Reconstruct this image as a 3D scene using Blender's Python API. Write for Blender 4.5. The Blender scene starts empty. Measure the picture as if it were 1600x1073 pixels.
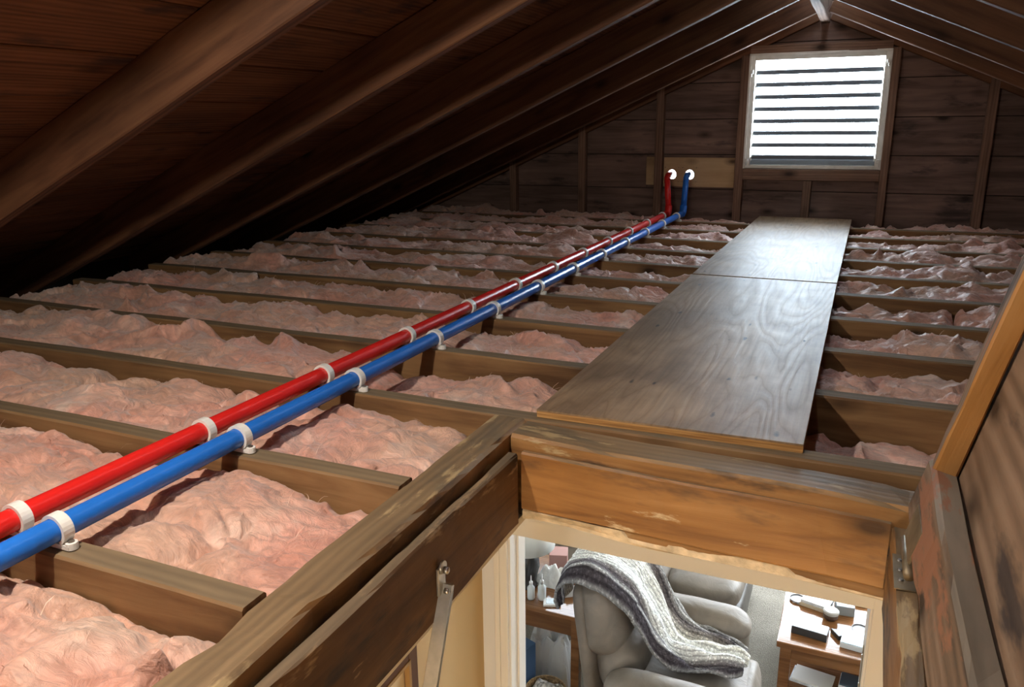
import bpy, bmesh, math, random
import numpy as np
from mathutils import Vector, Matrix

random.seed(7)
sc = bpy.context.scene
COL = sc.collection

# ------------------------------------------------------------------ camera
YAW, PITCH, ROLL = -0.4133, 0.2716, -0.0108
CAM_Z, FOCAL = 0.6361, 1242.48
cy, sy, cp, sp = math.cos(YAW), math.sin(YAW), math.cos(PITCH), math.sin(PITCH)
cr, sr = math.cos(ROLL), math.sin(ROLL)
fw = Vector((sy * cp, cy * cp, -sp)); rt = Vector((cy, -sy, 0)); up = rt.cross(fw)
rt2 = cr * rt + sr * up; up2 = -sr * rt + cr * up
cam = bpy.data.cameras.new('camera')
cam.sensor_width = 36.0; cam.lens = FOCAL / 1600 * 36.0; cam.clip_start = 0.02
camo = bpy.data.objects.new('camera', cam); COL.objects.link(camo)
camo.matrix_world = Matrix(((rt2.x, up2.x, -fw.x, 0), (rt2.y, up2.y, -fw.y, 0), (rt2.z, up2.z, -fw.z, CAM_Z), (0, 0, 0, 1)))
sc.camera = camo

# ------------------------------------------------------------------ world, exposure and light levels
world = bpy.data.worlds.new('overcast_sky'); sc.world = world; world.use_nodes = True
world.node_tree.nodes['Background'].inputs[0].default_value = (0.80, 0.90, 1.0, 1)
world.node_tree.nodes['Background'].inputs[1].default_value = 12.0
sc.view_settings.view_transform = 'Standard'; sc.view_settings.look = 'None'
sc.view_settings.gamma = 1.0; sc.view_settings.use_curve_mapping = False
sc.view_settings.exposure = 0.0
BULB_W = 44.0            # attic bulb hanging under the rafters beside the hatch
SLAT_GLOW = 25.0         # daylight coming through the frosted louvre slats
ROOM_GLOW = 24.0          # daylight in the window panes of the room below
HALL_FILL_W = 95.0            # unseen lamp added to brighten the hall below the hatch

# ------------------------------------------------------------------ dimensions
SP, Y0, JT, JH = 0.4064, 0.7185, 0.05, 0.185
def yk(k): return Y0 + SP * k
XR, ZR, MS = -0.317, 1.249, 0.441          # rafter underside: apex and slope
RY, RS = 5.29, 0.751                       # rafter nearest the gable, rafter spacing
YG = 5.60                                  # inner face of the gable siding
XL, XRT = -3.1, 2.45                       # eaves
FL = -2.62                                 # floor of the rooms below
def zroof(x): return ZR - MS * abs(x - XR)

# ------------------------------------------------------------------ noise
def perm(seed):
    r = np.random.RandomState(seed); p = r.permutation(256); return np.concatenate([p, p]), r.rand(256) * 2 * np.pi
_pc = {}
def pn(x, y, seed=0):
    if seed not in _pc: _pc[seed] = perm(seed)
    p, g = _pc[seed]
    x = np.asarray(x, float); y = np.asarray(y, float)
    xi = np.floor(x).astype(int); yi = np.floor(y).astype(int)
    xf = x - xi; yf = y - yi; xi &= 255; yi &= 255
    u = xf ** 3 * (xf * (xf * 6 - 15) + 10); v = yf ** 3 * (yf * (yf * 6 - 15) + 10)
    def gr(ix, iy, fx, fy):
        a = g[p[p[ix & 255] + (iy & 255)]]; return np.cos(a) * fx + np.sin(a) * fy
    a = gr(xi, yi, xf, yf); b = gr(xi + 1, yi, xf - 1, yf)
    c = gr(xi, yi + 1, xf, yf - 1); d = gr(xi + 1, yi + 1, xf - 1, yf - 1)
    return ((a + (b - a) * u) * (1 - v) + (c + (d - c) * u) * v) * 1.5
def fbm(x, y, seed=0, o=4):
    s = 0; a = 1.0; f = 1.0
    for i in range(o): s = s + a * pn(x * f, y * f, seed + i); a *= .5; f *= 2.03
    return s

# ------------------------------------------------------------------ materials
def new_mat(name):
    m = bpy.data.materials.new(name); m.use_nodes = True
    nt = m.node_tree; b = nt.nodes['Principled BSDF']
    return m, nt, b
def N(nt, t, **kw):
    n = nt.nodes.new(t)
    for k, v in kw.items():
        if k in n.inputs: n.inputs[k].default_value = v
        else: setattr(n, k, v)
    return n
def ramp(nt, stops):
    r = nt.nodes.new('ShaderNodeValToRGB'); e = r.color_ramp.elements
    while len(e) < len(stops): e.new(0.5)
    for i, (p, c) in enumerate(stops):
        e[i].position = p; e[i].color = (c[0], c[1], c[2], 1) if not isinstance(c, float) else (c, c, c, 1)
    return r
def mixc(nt, fac, a, b, mode='MIX'):
    m = nt.nodes.new('ShaderNodeMix'); m.data_type = 'RGBA'; m.blend_type = mode
    for s, v in ((m.inputs[0], fac), (m.inputs[6], a), (m.inputs[7], b)):
        if hasattr(v, 'is_linked'): nt.links.new(v, s)
        elif isinstance(v, (int, float)): s.default_value = v
        else: s.default_value = (v[0], v[1], v[2], 1)
    return m.outputs[2]
def plain(name, col, rough=0.6, metal=0.0, var=0.0, bump=0.0, scale=30, spec=0.5, emit=None):
    m, nt, b = new_mat(name)
    b.inputs['Roughness'].default_value = rough; b.inputs['Metallic'].default_value = metal
    b.inputs['Specular IOR Level'].default_value = spec
    b.inputs['Base Color'].default_value = (*col, 1)
    if var or bump:
        tc = N(nt, 'ShaderNodeTexCoord'); n = N(nt, 'ShaderNodeTexNoise', Scale=scale, Detail=5)
        nt.links.new(tc.outputs['Object'], n.inputs['Vector'])
        if var:
            r = ramp(nt, [(.3, tuple(c * (1 - var) for c in col)), (.7, tuple(min(1, c * (1 + var)) for c in col))])
            nt.links.new(n.outputs['Fac'], r.inputs['Fac']); nt.links.new(r.outputs['Color'], b.inputs['Base Color'])
        if bump:
            bp = N(nt, 'ShaderNodeBump', Strength=bump, Distance=.01); nt.links.new(n.outputs['Fac'], bp.inputs['Height'])
            nt.links.new(bp.outputs['Normal'], b.inputs['Normal'])
    if emit:
        b.inputs['Emission Color'].default_value = (*emit[0], 1); b.inputs['Emission Strength'].default_value = emit[1]
    return m
def wood(name, dark, mid, light, dust=None, dust_amt=.75, rough=.65, stain=0.0, stain_lo=.57, chips=None, chip_lo=.62, fine=1.0, bump=.35, knots=True, spec=.3, sx=1.0):
    """Grain runs along local X."""
    m, nt, b = new_mat(name); L = nt.links.new
    tc = N(nt, 'ShaderNodeTexCoord'); oi = N(nt, 'ShaderNodeObjectInfo')
    off = N(nt, 'ShaderNodeVectorMath', operation='SCALE'); cmb = N(nt, 'ShaderNodeCombineXYZ', X=37., Y=21., Z=13.)
    L(cmb.outputs[0], off.inputs[0]); L(oi.outputs['Random'], off.inputs['Scale'])
    add = N(nt, 'ShaderNodeVectorMath', operation='ADD'); L(tc.outputs['Object'], add.inputs[0]); L(off.outputs[0], add.inputs[1])
    mp = N(nt, 'ShaderNodeMapping'); mp.inputs['Scale'].default_value = (1.1 * sx, 14, 14); L(add.outputs[0], mp.inputs['Vector'])
    n1 = N(nt, 'ShaderNodeTexNoise', Scale=1.6 * fine, Detail=8, Roughness=.62, Distortion=.8); L(mp.outputs[0], n1.inputs['Vector'])
    wv = N(nt, 'ShaderNodeTexWave', Scale=1.3 * fine, Distortion=7.0, Detail=3); wv.bands_direction = 'Y'; wv.inputs['Detail Scale'].default_value = .8
    L(mp.outputs[0], wv.inputs['Vector'])
    gm = N(nt, 'ShaderNodeMix'); gm.inputs[0].default_value = .17; L(n1.outputs['Fac'], gm.inputs[2]); L(wv.outputs['Fac'], gm.inputs[3])
    cr_ = ramp(nt, [(.30, dark), (.5, mid), (.70, light)]); L(gm.outputs[0], cr_.inputs['Fac'])
    col = cr_.outputs['Color']
    n2 = N(nt, 'ShaderNodeTexNoise', Scale=2.2, Detail=4); L(add.outputs[0], n2.inputs['Vector'])
    r2 = ramp(nt, [(.3, .68), (.7, 1.12)]); L(n2.outputs['Fac'], r2.inputs['Fac'])
    col = mixc(nt, 1.0, col, r2.outputs['Color'], 'MULTIPLY')
    if knots:
        mk = N(nt, 'ShaderNodeMapping'); mk.inputs['Scale'].default_value = (3.2, 6.5, 6.5); L(add.outputs[0], mk.inputs['Vector'])
        vo = N(nt, 'ShaderNodeTexVoronoi', Scale=1.0, Randomness=1.0); L(mk.outputs[0], vo.inputs['Vector'])
        rk = ramp(nt, [(.06, 1.0), (.12, .5), (.22, 0.0)]); L(vo.outputs['Distance'], rk.inputs['Fac'])
        col = mixc(nt, rk.outputs['Color'], col, tuple(c * .35 for c in dark))
    if stain:
        ms = N(nt, 'ShaderNodeMapping'); ms.inputs['Scale'].default_value = (2.5, 9, 9); L(add.outputs[0], ms.inputs['Vector'])
        n3 = N(nt, 'ShaderNodeTexNoise', Scale=1.3, Detail=5, Roughness=.6); L(ms.outputs[0], n3.inputs['Vector'])
        r3 = ramp(nt, [(stain_lo, 0.0), (stain_lo + .10, stain)]); L(n3.outputs['Fac'], r3.inputs['Fac'])
        col = mixc(nt, r3.outputs['Color'], col, (.018, .018, .022))
    if dust:
        ge = N(nt, 'ShaderNodeNewGeometry'); sep = N(nt, 'ShaderNodeSeparateXYZ'); L(ge.outputs['True Normal'], sep.inputs[0])
        rd = ramp(nt, [(.6, 0.0), (.85, dust_amt)]); L(sep.outputs['Z'], rd.inputs['Fac'])
        dn = mixc(nt, .55, dust, col)
        dn = mixc(nt, gm.outputs[0], tuple(c * .62 for c in dust), tuple(min(1, c * 1.38) for c in dust))
        col = mixc(nt, rd.outputs['Color'], col, dn)
    if chips:
        mc = N(nt, 'ShaderNodeMapping'); mc.inputs['Scale'].default_value = (4, 16, 16); L(add.outputs[0], mc.inputs['Vector'])
        n4 = N(nt, 'ShaderNodeTexNoise', Scale=1.0, Detail=6, Roughness=.65); L(mc.outputs[0], n4.inputs['Vector'])
        r4 = ramp(nt, [(chip_lo, 0.0), (chip_lo + .05, 1.0)]); L(n4.outputs['Fac'], r4.inputs['Fac'])
        col = mixc(nt, r4.outputs['Color'], col, chips)
    L(col, b.inputs['Base Color'])
    b.inputs['Roughness'].default_value = rough; b.inputs['Specular IOR Level'].default_value = spec
    bp = N(nt, 'ShaderNodeBump', Strength=bump, Distance=.006); L(gm.outputs[0], bp.inputs['Height']); L(bp.outputs['Normal'], b.inputs['Normal'])
    return m

M = {}
M['joist'] = wood('joist_wood', (.115, .055, .022), (.235, .125, .052), (.33, .19, .082), dust=(.17, .135, .085), rough=.75)
M['rafter'] = wood('rafter_wood', (.07, .028, .013), (.135, .058, .027), (.19, .088, .04), rough=.7)
M['sheath'] = wood('sheathing_wood', (.075, .03, .014), (.16, .07, .032), (.23, .105, .05), rough=.75, stain=.7)
M['gable'] = wood('gable_wood', (.115, .075, .060), (.20, .13, .105), (.275, .18, .145), rough=.85, stain=.6)
M['stud'] = wood('stud_wood', (.14, .082, .056), (.23, .137, .093), (.31, .19, .13), rough=.8)
M['trim'] = wood('hatch_wood', (.14, .062, .02), (.27, .135, .046), (.37, .205, .082), dust=(.185, .14, .085), dust_amt=.7, rough=.55, stain=.9, stain_lo=.53, chips=(.40, .29, .15), chip_lo=.575)
M['jamb_shaded'] = wood('shaded_jamb_wood', (.075, .036, .015), (.14, .07, .028), (.20, .105, .045), dust=(.20, .155, .10), dust_amt=.6, rough=.65, stain=.8, stain_lo=.54, chips=(.30, .20, .11), chip_lo=.60)  # darker copy of the hatch wood, shade of this side put into the colour
M['header'] = wood('header_wood', (.19, .078, .019), (.34, .155, .042), (.44, .22, .07), dust=(.22, .165, .10), rough=.5, chips=(.58, .44, .26), chip_lo=.625, stain=.55, stain_lo=.60, spec=.4)
M['door_rail'] = wood('door_rail_wood', (.10, .07, .045), (.19, .125, .08), (.27, .19, .13), dust=(.24, .20, .15), rough=.7, stain=.7, chips=(.27, .125, .07), chip_lo=.52)
M['door_batten'] = wood('door_batten_wood', (.20, .085, .022), (.38, .18, .05), (.46, .25, .09), rough=.55)
M['pine'] = wood('pine_board', (.34, .21, .10), (.50, .33, .17), (.58, .41, .23), rough=.6, fine=.7)
M['table'] = wood('table_wood', (.13, .05, .018), (.22, .095, .035), (.30, .14, .055), rough=.13, knots=False, bump=.05, spec=.6)

def plywood(name, tint=1.0, rough=.46):
    m, nt, b = new_mat(name); L = nt.links.new
    tc = N(nt, 'ShaderNodeTexCoord'); oi = N(nt, 'ShaderNodeObjectInfo')
    off = N(nt, 'ShaderNodeVectorMath', operation='SCALE'); cmb = N(nt, 'ShaderNodeCombineXYZ', X=5., Y=3., Z=0.)
    L(cmb.outputs[0], off.inputs[0]); L(oi.outputs['Random'], off.inputs['Scale'])
    add = N(nt, 'ShaderNodeVectorMath', operation='ADD'); L(tc.outputs['Object'], add.inputs[0]); L(off.outputs[0], add.inputs[1])
    mp = N(nt, 'ShaderNodeMapping'); mp.inputs['Scale'].default_value = (.62, 4.6, 4.6); L(add.outputs[0], mp.inputs['Vector'])
    n = N(nt, 'ShaderNodeTexNoise', Scale=1.25, Detail=2.0, Roughness=.4, Distortion=.35); L(mp.outputs[0], n.inputs['Vector'])
    mul = N(nt, 'ShaderNodeMath', operation='MULTIPLY'); mul.inputs[1].default_value = 34.0; L(n.outputs['Fac'], mul.inputs[0])
    fr = N(nt, 'ShaderNodeMath', operation='PINGPONG'); fr.inputs[1].default_value = 1.0; L(mul.outputs[0], fr.inputs[0])
    t = tint
    r = ramp(nt, [(.0, (.275 * t, .182 * t, .102 * t)), (.22, (.325 * t, .22 * t, .13 * t)), (1., (.35 * t, .243 * t, .147 * t))]); L(fr.outputs[0], r.inputs['Fac'])
    f2 = N(nt, 'ShaderNodeMapping'); f2.inputs['Scale'].default_value = (3, 60, 60); L(add.outputs[0], f2.inputs['Vector'])
    n2 = N(nt, 'ShaderNodeTexNoise', Scale=2., Detail=5); L(f2.outputs[0], n2.inputs['Vector'])
    r2 = ramp(nt, [(.3, .8), (.7, 1.1)]); L(n2.outputs['Fac'], r2.inputs['Fac'])
    col = mixc(nt, 1.0, r.outputs['Color'], r2.outputs['Color'], 'MULTIPLY')
    n3 = N(nt, 'ShaderNodeTexNoise', Scale=3.2, Detail=6, Roughness=.65); L(add.outputs[0], n3.inputs['Vector'])
    r3 = ramp(nt, [(.38, (.62, .58, .55)), (.62, (1.05, 1.02, 1.0))]); L(n3.outputs['Fac'], r3.inputs['Fac'])
    col = mixc(nt, 1.0, col, r3.outputs['Color'], 'MULTIPLY')
    # dark splits and scattered specks
    ms = N(nt, 'ShaderNodeMapping'); ms.inputs['Scale'].default_value = (5, 17, 17); L(add.outputs[0], ms.inputs['Vector'])
    vo = N(nt, 'ShaderNodeTexVoronoi', Scale=1.0); L(ms.outputs[0], vo.inputs['Vector'])
    n5 = N(nt, 'ShaderNodeTexNoise', Scale=20., Detail=3); L(add.outputs[0], n5.inputs['Vector'])
    ad = N(nt, 'ShaderNodeMath', operation='MULTIPLY_ADD'); ad.inputs[1].default_value = .25; L(n5.outputs['Fac'], ad.inputs[0]); L(vo.outputs['Distance'], ad.inputs[2])
    r5 = ramp(nt, [(.165, 1.0), (.225, 0.0)]); L(ad.outputs[0], r5.inputs['Fac'])
    col = mixc(nt, r5.outputs['Color'], col, (.025, .018, .014))
    L(col, b.inputs['Base Color'])
    rr = ramp(nt, [(.0, rough + .06), (1., rough)]); L(fr.outputs[0], rr.inputs['Fac']); L(rr.outputs['Color'], b.inputs['Roughness'])
    b.inputs['Specular IOR Level'].default_value = .33
    bp = N(nt, 'ShaderNodeBump', Strength=.10, Distance=.003); L(fr.outputs[0], bp.inputs['Height'])
    bp2 = N(nt, 'ShaderNodeBump', Strength=.15, Distance=.003); L(n2.outputs['Fac'], bp2.inputs['Height']); L(bp.outputs['Normal'], bp2.inputs['Normal'])
    L(bp2.outputs['Normal'], b.inputs['Normal'])
    return m
M['ply'] = plywood('plywood_face')
M['ply_door'] = wood('plywood_door', (.15, .092, .056), (.235, .15, .094), (.32, .215, .14), rough=.6, stain=.8, fine=.55)
def ply_edge():
    m, nt, b = new_mat('plywood_edge'); L = nt.links.new
    tc = N(nt, 'ShaderNodeTexCoord'); mp = N(nt, 'ShaderNodeMapping'); mp.inputs['Scale'].default_value = (6, 6, 260); L(tc.outputs['Object'], mp.inputs['Vector'])
    n = N(nt, 'ShaderNodeTexNoise', Scale=1., Detail=4, Roughness=.6); L(mp.outputs[0], n.inputs['Vector'])
    r = ramp(nt, [(.3, (.20, .085, .022)), (.5, (.42, .21, .06)), (.7, (.58, .33, .115))]); L(n.outputs['Fac'], r.inputs['Fac']); L(r.outputs['Color'], b.inputs['Base Color'])
    bp = N(nt, 'ShaderNodeBump', Strength=.4, Distance=.003); L(n.outputs['Fac'], bp.inputs['Height']); L(bp.outputs['Normal'], b.inputs['Normal']); b.inputs['Roughness'].default_value = .7
    return m
M['ply_edge'] = ply_edge()

def insulation_mat():
    m, nt, b = new_mat('pink_fibreglass'); L = nt.links.new
    tc = N(nt, 'ShaderNodeTexCoord')
    n1 = N(nt, 'ShaderNodeTexNoise', Scale=5., Detail=5, Roughness=.6, Distortion=.6); L(tc.outputs['Object'], n1.inputs['Vector'])
    r1 = ramp(nt, [(.28, (.50, .215, .145)), (.42, (.65, .305, .225)), (.56, (.72, .39, .30)), (.70, (.84, .62, .52))]); L(n1.outputs['Fac'], r1.inputs['Fac'])
    n0 = N(nt, 'ShaderNodeTexNoise', Scale=2.3, Detail=3); L(tc.outputs['Object'], n0.inputs['Vector'])
    r0 = ramp(nt, [(.40, 0.0), (.62, .7)]); L(n0.outputs['Fac'], r0.inputs['Fac'])
    col = mixc(nt, r0.outputs['Color'], r1.outputs['Color'], (.58, .38, .26))
    # streaky fibres, two directions warped, with crevice shade and highlights put into colour
    wn = N(nt, 'ShaderNodeTexNoise', Scale=7., Detail=2); L(tc.outputs['Object'], wn.inputs['Vector'])
    wm = N(nt, 'ShaderNodeVectorMath', operation='MULTIPLY_ADD'); wm.inputs[1].default_value = (.16, .16, .16)
    L(wn.outputs['Color'], wm.inputs[0]); L(tc.outputs['Object'], wm.inputs[2])
    mp = N(nt, 'ShaderNodeMapping'); mp.inputs['Scale'].default_value = (18, 70, 50); mp.inputs['Rotation'].default_value = (0, 0, .5); L(wm.outputs[0], mp.inputs['Vector'])
    n2 = N(nt, 'ShaderNodeTexNoise', Scale=1., Detail=6, Roughness=.65, Distortion=.4); L(mp.outputs[0], n2.inputs['Vector'])
    r2 = ramp(nt, [(.3, .66), (.7, 1.22)]); L(n2.outputs['Fac'], r2.inputs['Fac'])
    col = mixc(nt, 1.0, col, r2.outputs['Color'], 'MULTIPLY')
    vo = N(nt, 'ShaderNodeTexVoronoi', Scale=26.); L(wm.outputs[0], vo.inputs['Vector'])
    rv = ramp(nt, [(.02, 1.0), (.06, 0.0)]); L(vo.outputs['Distance'], rv.inputs['Fac'])
    n6 = N(nt, 'ShaderNodeTexNoise', Scale=9.); L(tc.outputs['Object'], n6.inputs['Vector'])
    r6 = ramp(nt, [(.58, 0.0), (.62, .8)]); L(n6.outputs['Fac'], r6.inputs['Fac'])
    mm = N(nt, 'ShaderNodeMath', operation='MULTIPLY'); L(rv.outputs['Color'], mm.inputs[0]); L(r6.outputs['Color'], mm.inputs[1])
    col = mixc(nt, mm.outputs[0], col, (.09, .05, .03))
    L(col, b.inputs['Base Color'])
    b.inputs['Roughness'].default_value = .52; b.inputs['Specular IOR Level'].default_value = .85
    b.inputs['Sheen Weight'].default_value = .35; b.inputs['Sheen Roughness'].default_value = .5
    n3 = N(nt, 'ShaderNodeTexNoise', Scale=26., Detail=6, Roughness=.55, Distortion=.9); L(wm.outputs[0], n3.inputs['Vector'])
    b1 = N(nt, 'ShaderNodeBump', Strength=.6, Distance=.014); L(n3.outputs['Fac'], b1.inputs['Height'])
    b2 = N(nt, 'ShaderNodeBump', Strength=.6, Distance=.007); L(n2.outputs['Fac'], b2.inputs['Height']); L(b1.outputs['Normal'], b2.inputs['Normal'])
    L(b2.outputs['Normal'], b.inputs['Normal'])
    return m
M['pink'] = insulation_mat()
M['fibre'] = plain('loose_glass_fibre', (.80, .58, .46), .9)
M['red'] = plain('red_pipe_plastic', (.70, .02, .016), .27, var=.06, scale=4, spec=.5)
M['blue'] = plain('blue_pipe_plastic', (.018, .16, .62), .27, var=.06, scale=4, spec=.5)
M['white_plastic'] = plain('white_clamp_plastic', (.78, .77, .73), .35)
M['screw'] = plain('screw_steel', (.45, .44, .42), .35, 1.0)
M['alu'] = plain('aluminium_frame', (.62, .60, .55), .45, .35, var=.1, scale=20)
M['alu_dark'] = plain('dark_gap_panel', (.16, .17, .18), .5, .3)
M['slat'] = plain('frosted_slat', (.8, .85, .9), .4, emit=((.76, .89, 1.0), SLAT_GLOW))
M['slat_edge'] = plain('slat_glass_edge', (.16, .18, .20), .6, spec=.2)
M['zinc'] = plain('zinc_steel', (.50, .47, .41), .38, .85, var=.15, scale=40)
M['brass'] = plain('dull_brass', (.24, .19, .12), .5, .6, var=.3, scale=30)
M['plaster'] = plain('chipped_plaster', (.60, .47, .30), .9, var=.35, bump=.8, scale=28)
M['lath'] = plain('ceiling_board', (.66, .60, .48), .9, var=.05)
M['cream'] = plain('cream_wall_paint', (.62, .45, .23), .8, var=.03, scale=3)
M['pale'] = plain('pale_wall_paint', (.78, .775, .76), .8, var=.03, scale=3)
M['whitepaint'] = plain('white_door_paint', (.80, .77, .71), .5)
M['near_black'] = plain('eave_shade_black', (.018, .011, .008), .9)  # near black, the darkness of the eaves put into the colour

# ------------------------------------------------------------------ mesh helpers
class MB:
    def __init__(s): s.v = []; s.f = []
    def add(s, vs, fs):
        o = len(s.v); s.v += [tuple(v) for v in vs]; s.f += [tuple(i + o for i in f) for f in fs]; return s
    def box(s, x0, x1, y0, y1, z0, z1, M4=None):
        vs = [Vector((x, y, z)) for z in (z0, z1) for y in (y0, y1) for x in (x0, x1)]
        if M4 is not None: vs = [M4 @ v for v in vs]
        return s.add(vs, [(0, 2, 3, 1), (4, 5, 7, 6), (0, 1, 5, 4), (2, 6, 7, 3), (0, 4, 6, 2), (1, 3, 7, 5)])
    def prism(s, poly, d0, d1, fn):
        """poly: 2-D outline, fn(a, b, d) -> point"""
        n = len(poly); vs = [fn(a, b, d0) for a, b in poly] + [fn(a, b, d1) for a, b in poly]
        return s.add(vs, [tuple(range(n))[::-1], tuple(range(n, 2 * n))] + [(i, (i + 1) % n, n + (i + 1) % n, n + i) for i in range(n)])
    def tube(s, pts, r, seg=12, caps=True):
        pts = [Vector(p) for p in pts]; rings = []
        rr = r if isinstance(r, (list, tuple)) else [r] * len(pts)
        t0 = (pts[1] - pts[0]).normalized(); ref = Vector((0, 0, 1)) if abs(t0.z) < .9 else Vector((1, 0, 0))
        nrm = (ref - t0 * ref.dot(t0)).normalized()
        for i, p in enumerate(pts):
            t = (pts[min(i + 1, len(pts) - 1)] - pts[max(i - 1, 0)]).normalized()
            nrm = (nrm - t * nrm.dot(t)).normalized(); bi = t.cross(nrm)
            rings.append([p + (nrm * math.cos(2 * math.pi * k / seg) + bi * math.sin(2 * math.pi * k / seg)) * rr[i] for k in range(seg)])
        vs = [v for r_ in rings for v in r_]; fs = []
        for i in range(len(pts) - 1):
            for k in range(seg):
                k2 = (k + 1) % seg; fs.append((i * seg + k, i * seg + k2, (i + 1) * seg + k2, (i + 1) * seg + k))
        if caps: fs += [tuple(range(seg))[::-1], tuple(range((len(pts) - 1) * seg, len(pts) * seg))]
        return s.add(vs, fs)
    def lathe(s, prof, c, seg=24, M3=None):
        vs = []; fs = []
        for r, z in prof:
            for k in range(seg):
                a = 2 * math.pi * k / seg; v = Vector((r * math.cos(a), r * math.sin(a), z))
                if M3 is not None: v = M3 @ v
                vs.append(v + Vector(c))
        for i in range(len(prof) - 1):
            for k in range(seg):
                k2 = (k + 1) % seg; fs.append((i * seg + k, i * seg + k2, (i + 1) * seg + k2, (i + 1) * seg + k))
        fs += [tuple(range(seg))[::-1], tuple(range((len(prof) - 1) * seg, len(prof) * seg))]
        return s.add(vs, fs)
    def mesh(s, name, mat, smooth=False, bevel=0.0):
        me = bpy.data.meshes.new(name); me.from_pydata(s.v, [], s.f); me.materials.append(mat)
        bm = bmesh.new(); bm.from_mesh(me); bmesh.ops.recalc_face_normals(bm, faces=bm.faces)
        if bevel: bmesh.ops.bevel(bm, geom=list(bm.edges), offset=bevel, segments=2, affect='EDGES', profile=.6)
        bm.to_mesh(me); bm.free()
        if smooth: me.polygons.foreach_set('use_smooth', [True] * len(me.polygons))
        me.update(); return me
    def build(s, name, mat, parent=None, smooth=False, bevel=0.0, mw=None):
        return obj(name, s.mesh(name, mat, smooth, bevel), parent, mw)
def obj(name, me, parent=None, mw=None):
    o = bpy.data.objects.new(name, me); COL.objects.link(o)
    if mw is not None: o.matrix_world = mw
    if parent is not None:
        o.parent = parent
        if parent.matrix_world != Matrix.Identity(4) and mw is not None: pass
    return o
def tag(o, label=None, cat=None, group=None, kind=None):
    for k, v in (('label', label), ('category', cat), ('group', group), ('kind', kind)):
        if v: o[k] = v
    return o
def thing(name, label, cat, loc=(0, 0, 0), group=None):
    o = bpy.data.objects.new(name, None); COL.objects.link(o); o.location = loc; o.empty_display_size = .05
    return tag(o, label, cat, group)
def struct(name, label):
    o = bpy.data.objects.new(name, None); COL.objects.link(o); o.empty_display_size = .05
    return tag(o, label, None, None, 'structure')
def copy_tree(o, parent=None):
    c = o.copy(); COL.objects.link(c)
    if parent is not None: c.parent = parent
    for ch in list(o.children): copy_tree(ch, c)
    return c

def beam_mesh(name, L, w, h, mat, seed=0, wob=.0025, bev=.004, step=.12, chip=.0):
    """Timber with softened, slightly uneven edges; local X along the length, top at z=0, y 0..w, z -h..0"""
    n = max(2, int(L / step)); xs = np.linspace(0, L, n + 1)
    prof = [(0, -h + bev), (bev, -h), (w - bev, -h), (w, -h + bev), (w, -bev), (w - bev, 0), (bev, 0), (0, -bev)]
    vs = []; fs = []; m = len(prof)
    for i, x in enumerate(xs):
        for j, (y, z) in enumerate(prof):
            d = 1.0 if 0 < i < n else .3
            dy = float(pn(x * 3.1, j * .31 + .5, seed)) * wob * d; dz = float(pn(x * 2.3, j * .27 + 9.5, seed + 1)) * wob * d
            if chip and j >= 4: 
                c = max(0, float(fbm(x * 6, j * 3.3, seed + 2, 3)) - .15) * chip
                dy += (-c if j in (4, 5) else c); dz -= c * .7
            vs.append((x, y + dy, z + dz))
    for i in range(n):
        for j in range(m):
            k = (j + 1) % m; fs.append((i * m + j, i * m + k, (i + 1) * m + k, (i + 1) * m + j))
    fs += [tuple(range(m))[::-1], tuple(range(n * m, n * m + m))]
    b = MB(); b.add(vs, fs); return b.mesh(name, mat)
def frame(o, ex, ey, ez):
    return Matrix(((ex[0], ey[0], ez[0], o[0]), (ex[1], ey[1], ez[1], o[1]), (ex[2], ey[2], ez[2], o[2]), (0, 0, 0, 1)))
X, Y, Z = (1, 0, 0), (0, 1, 0), (0, 0, 1)
ALONG_Y = lambda o: frame(o, Y, (-1, 0, 0), Z)      # local x along +Y, local y towards -X

# ------------------------------------------------------------------ attic floor: ceiling boards and joists
HX0, HX1, HY0, HY1 = -0.607, 0.10, -0.55, 1.42
b = MB()
b.box(XL - .5, HX0 - .005, -2.6, 6.0, -.205, -.187); b.box(HX1 + .005, XRT + .5, -2.6, 6.0, -.205, -.187)
b.box(HX0 - .005, HX1 + .005, HY1 + .04, 6.0, -.205, -.187); b.box(HX0 - .005, HX1 + .005, -2.6, HY0, -.205, -.187)
floor = b.build('floor', M['lath']); tag(floor, 'ceiling boards and timber joists of the attic floor', kind='structure')
jm_full = beam_mesh('joist', XRT - XL, JT, JH, M['joist'], 3)
jm_left = beam_mesh('joist', -0.722 - XL, JT, JH, M['joist'], 5)
jm_right = beam_mesh('joist', XRT - .215, JT, JH, M['joist'], 6)
for k in range(-3, 12):
    if k >= 2: obj('joist', jm_full, floor, Matrix.Translation((XL, yk(k), 0)))
    else:
        obj('joist', jm_left, floor, Matrix.Translation((XL, yk(k), 0)))
        obj('joist', jm_right, floor, Matrix.Translation((.215, yk(k), 0)))

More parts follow.
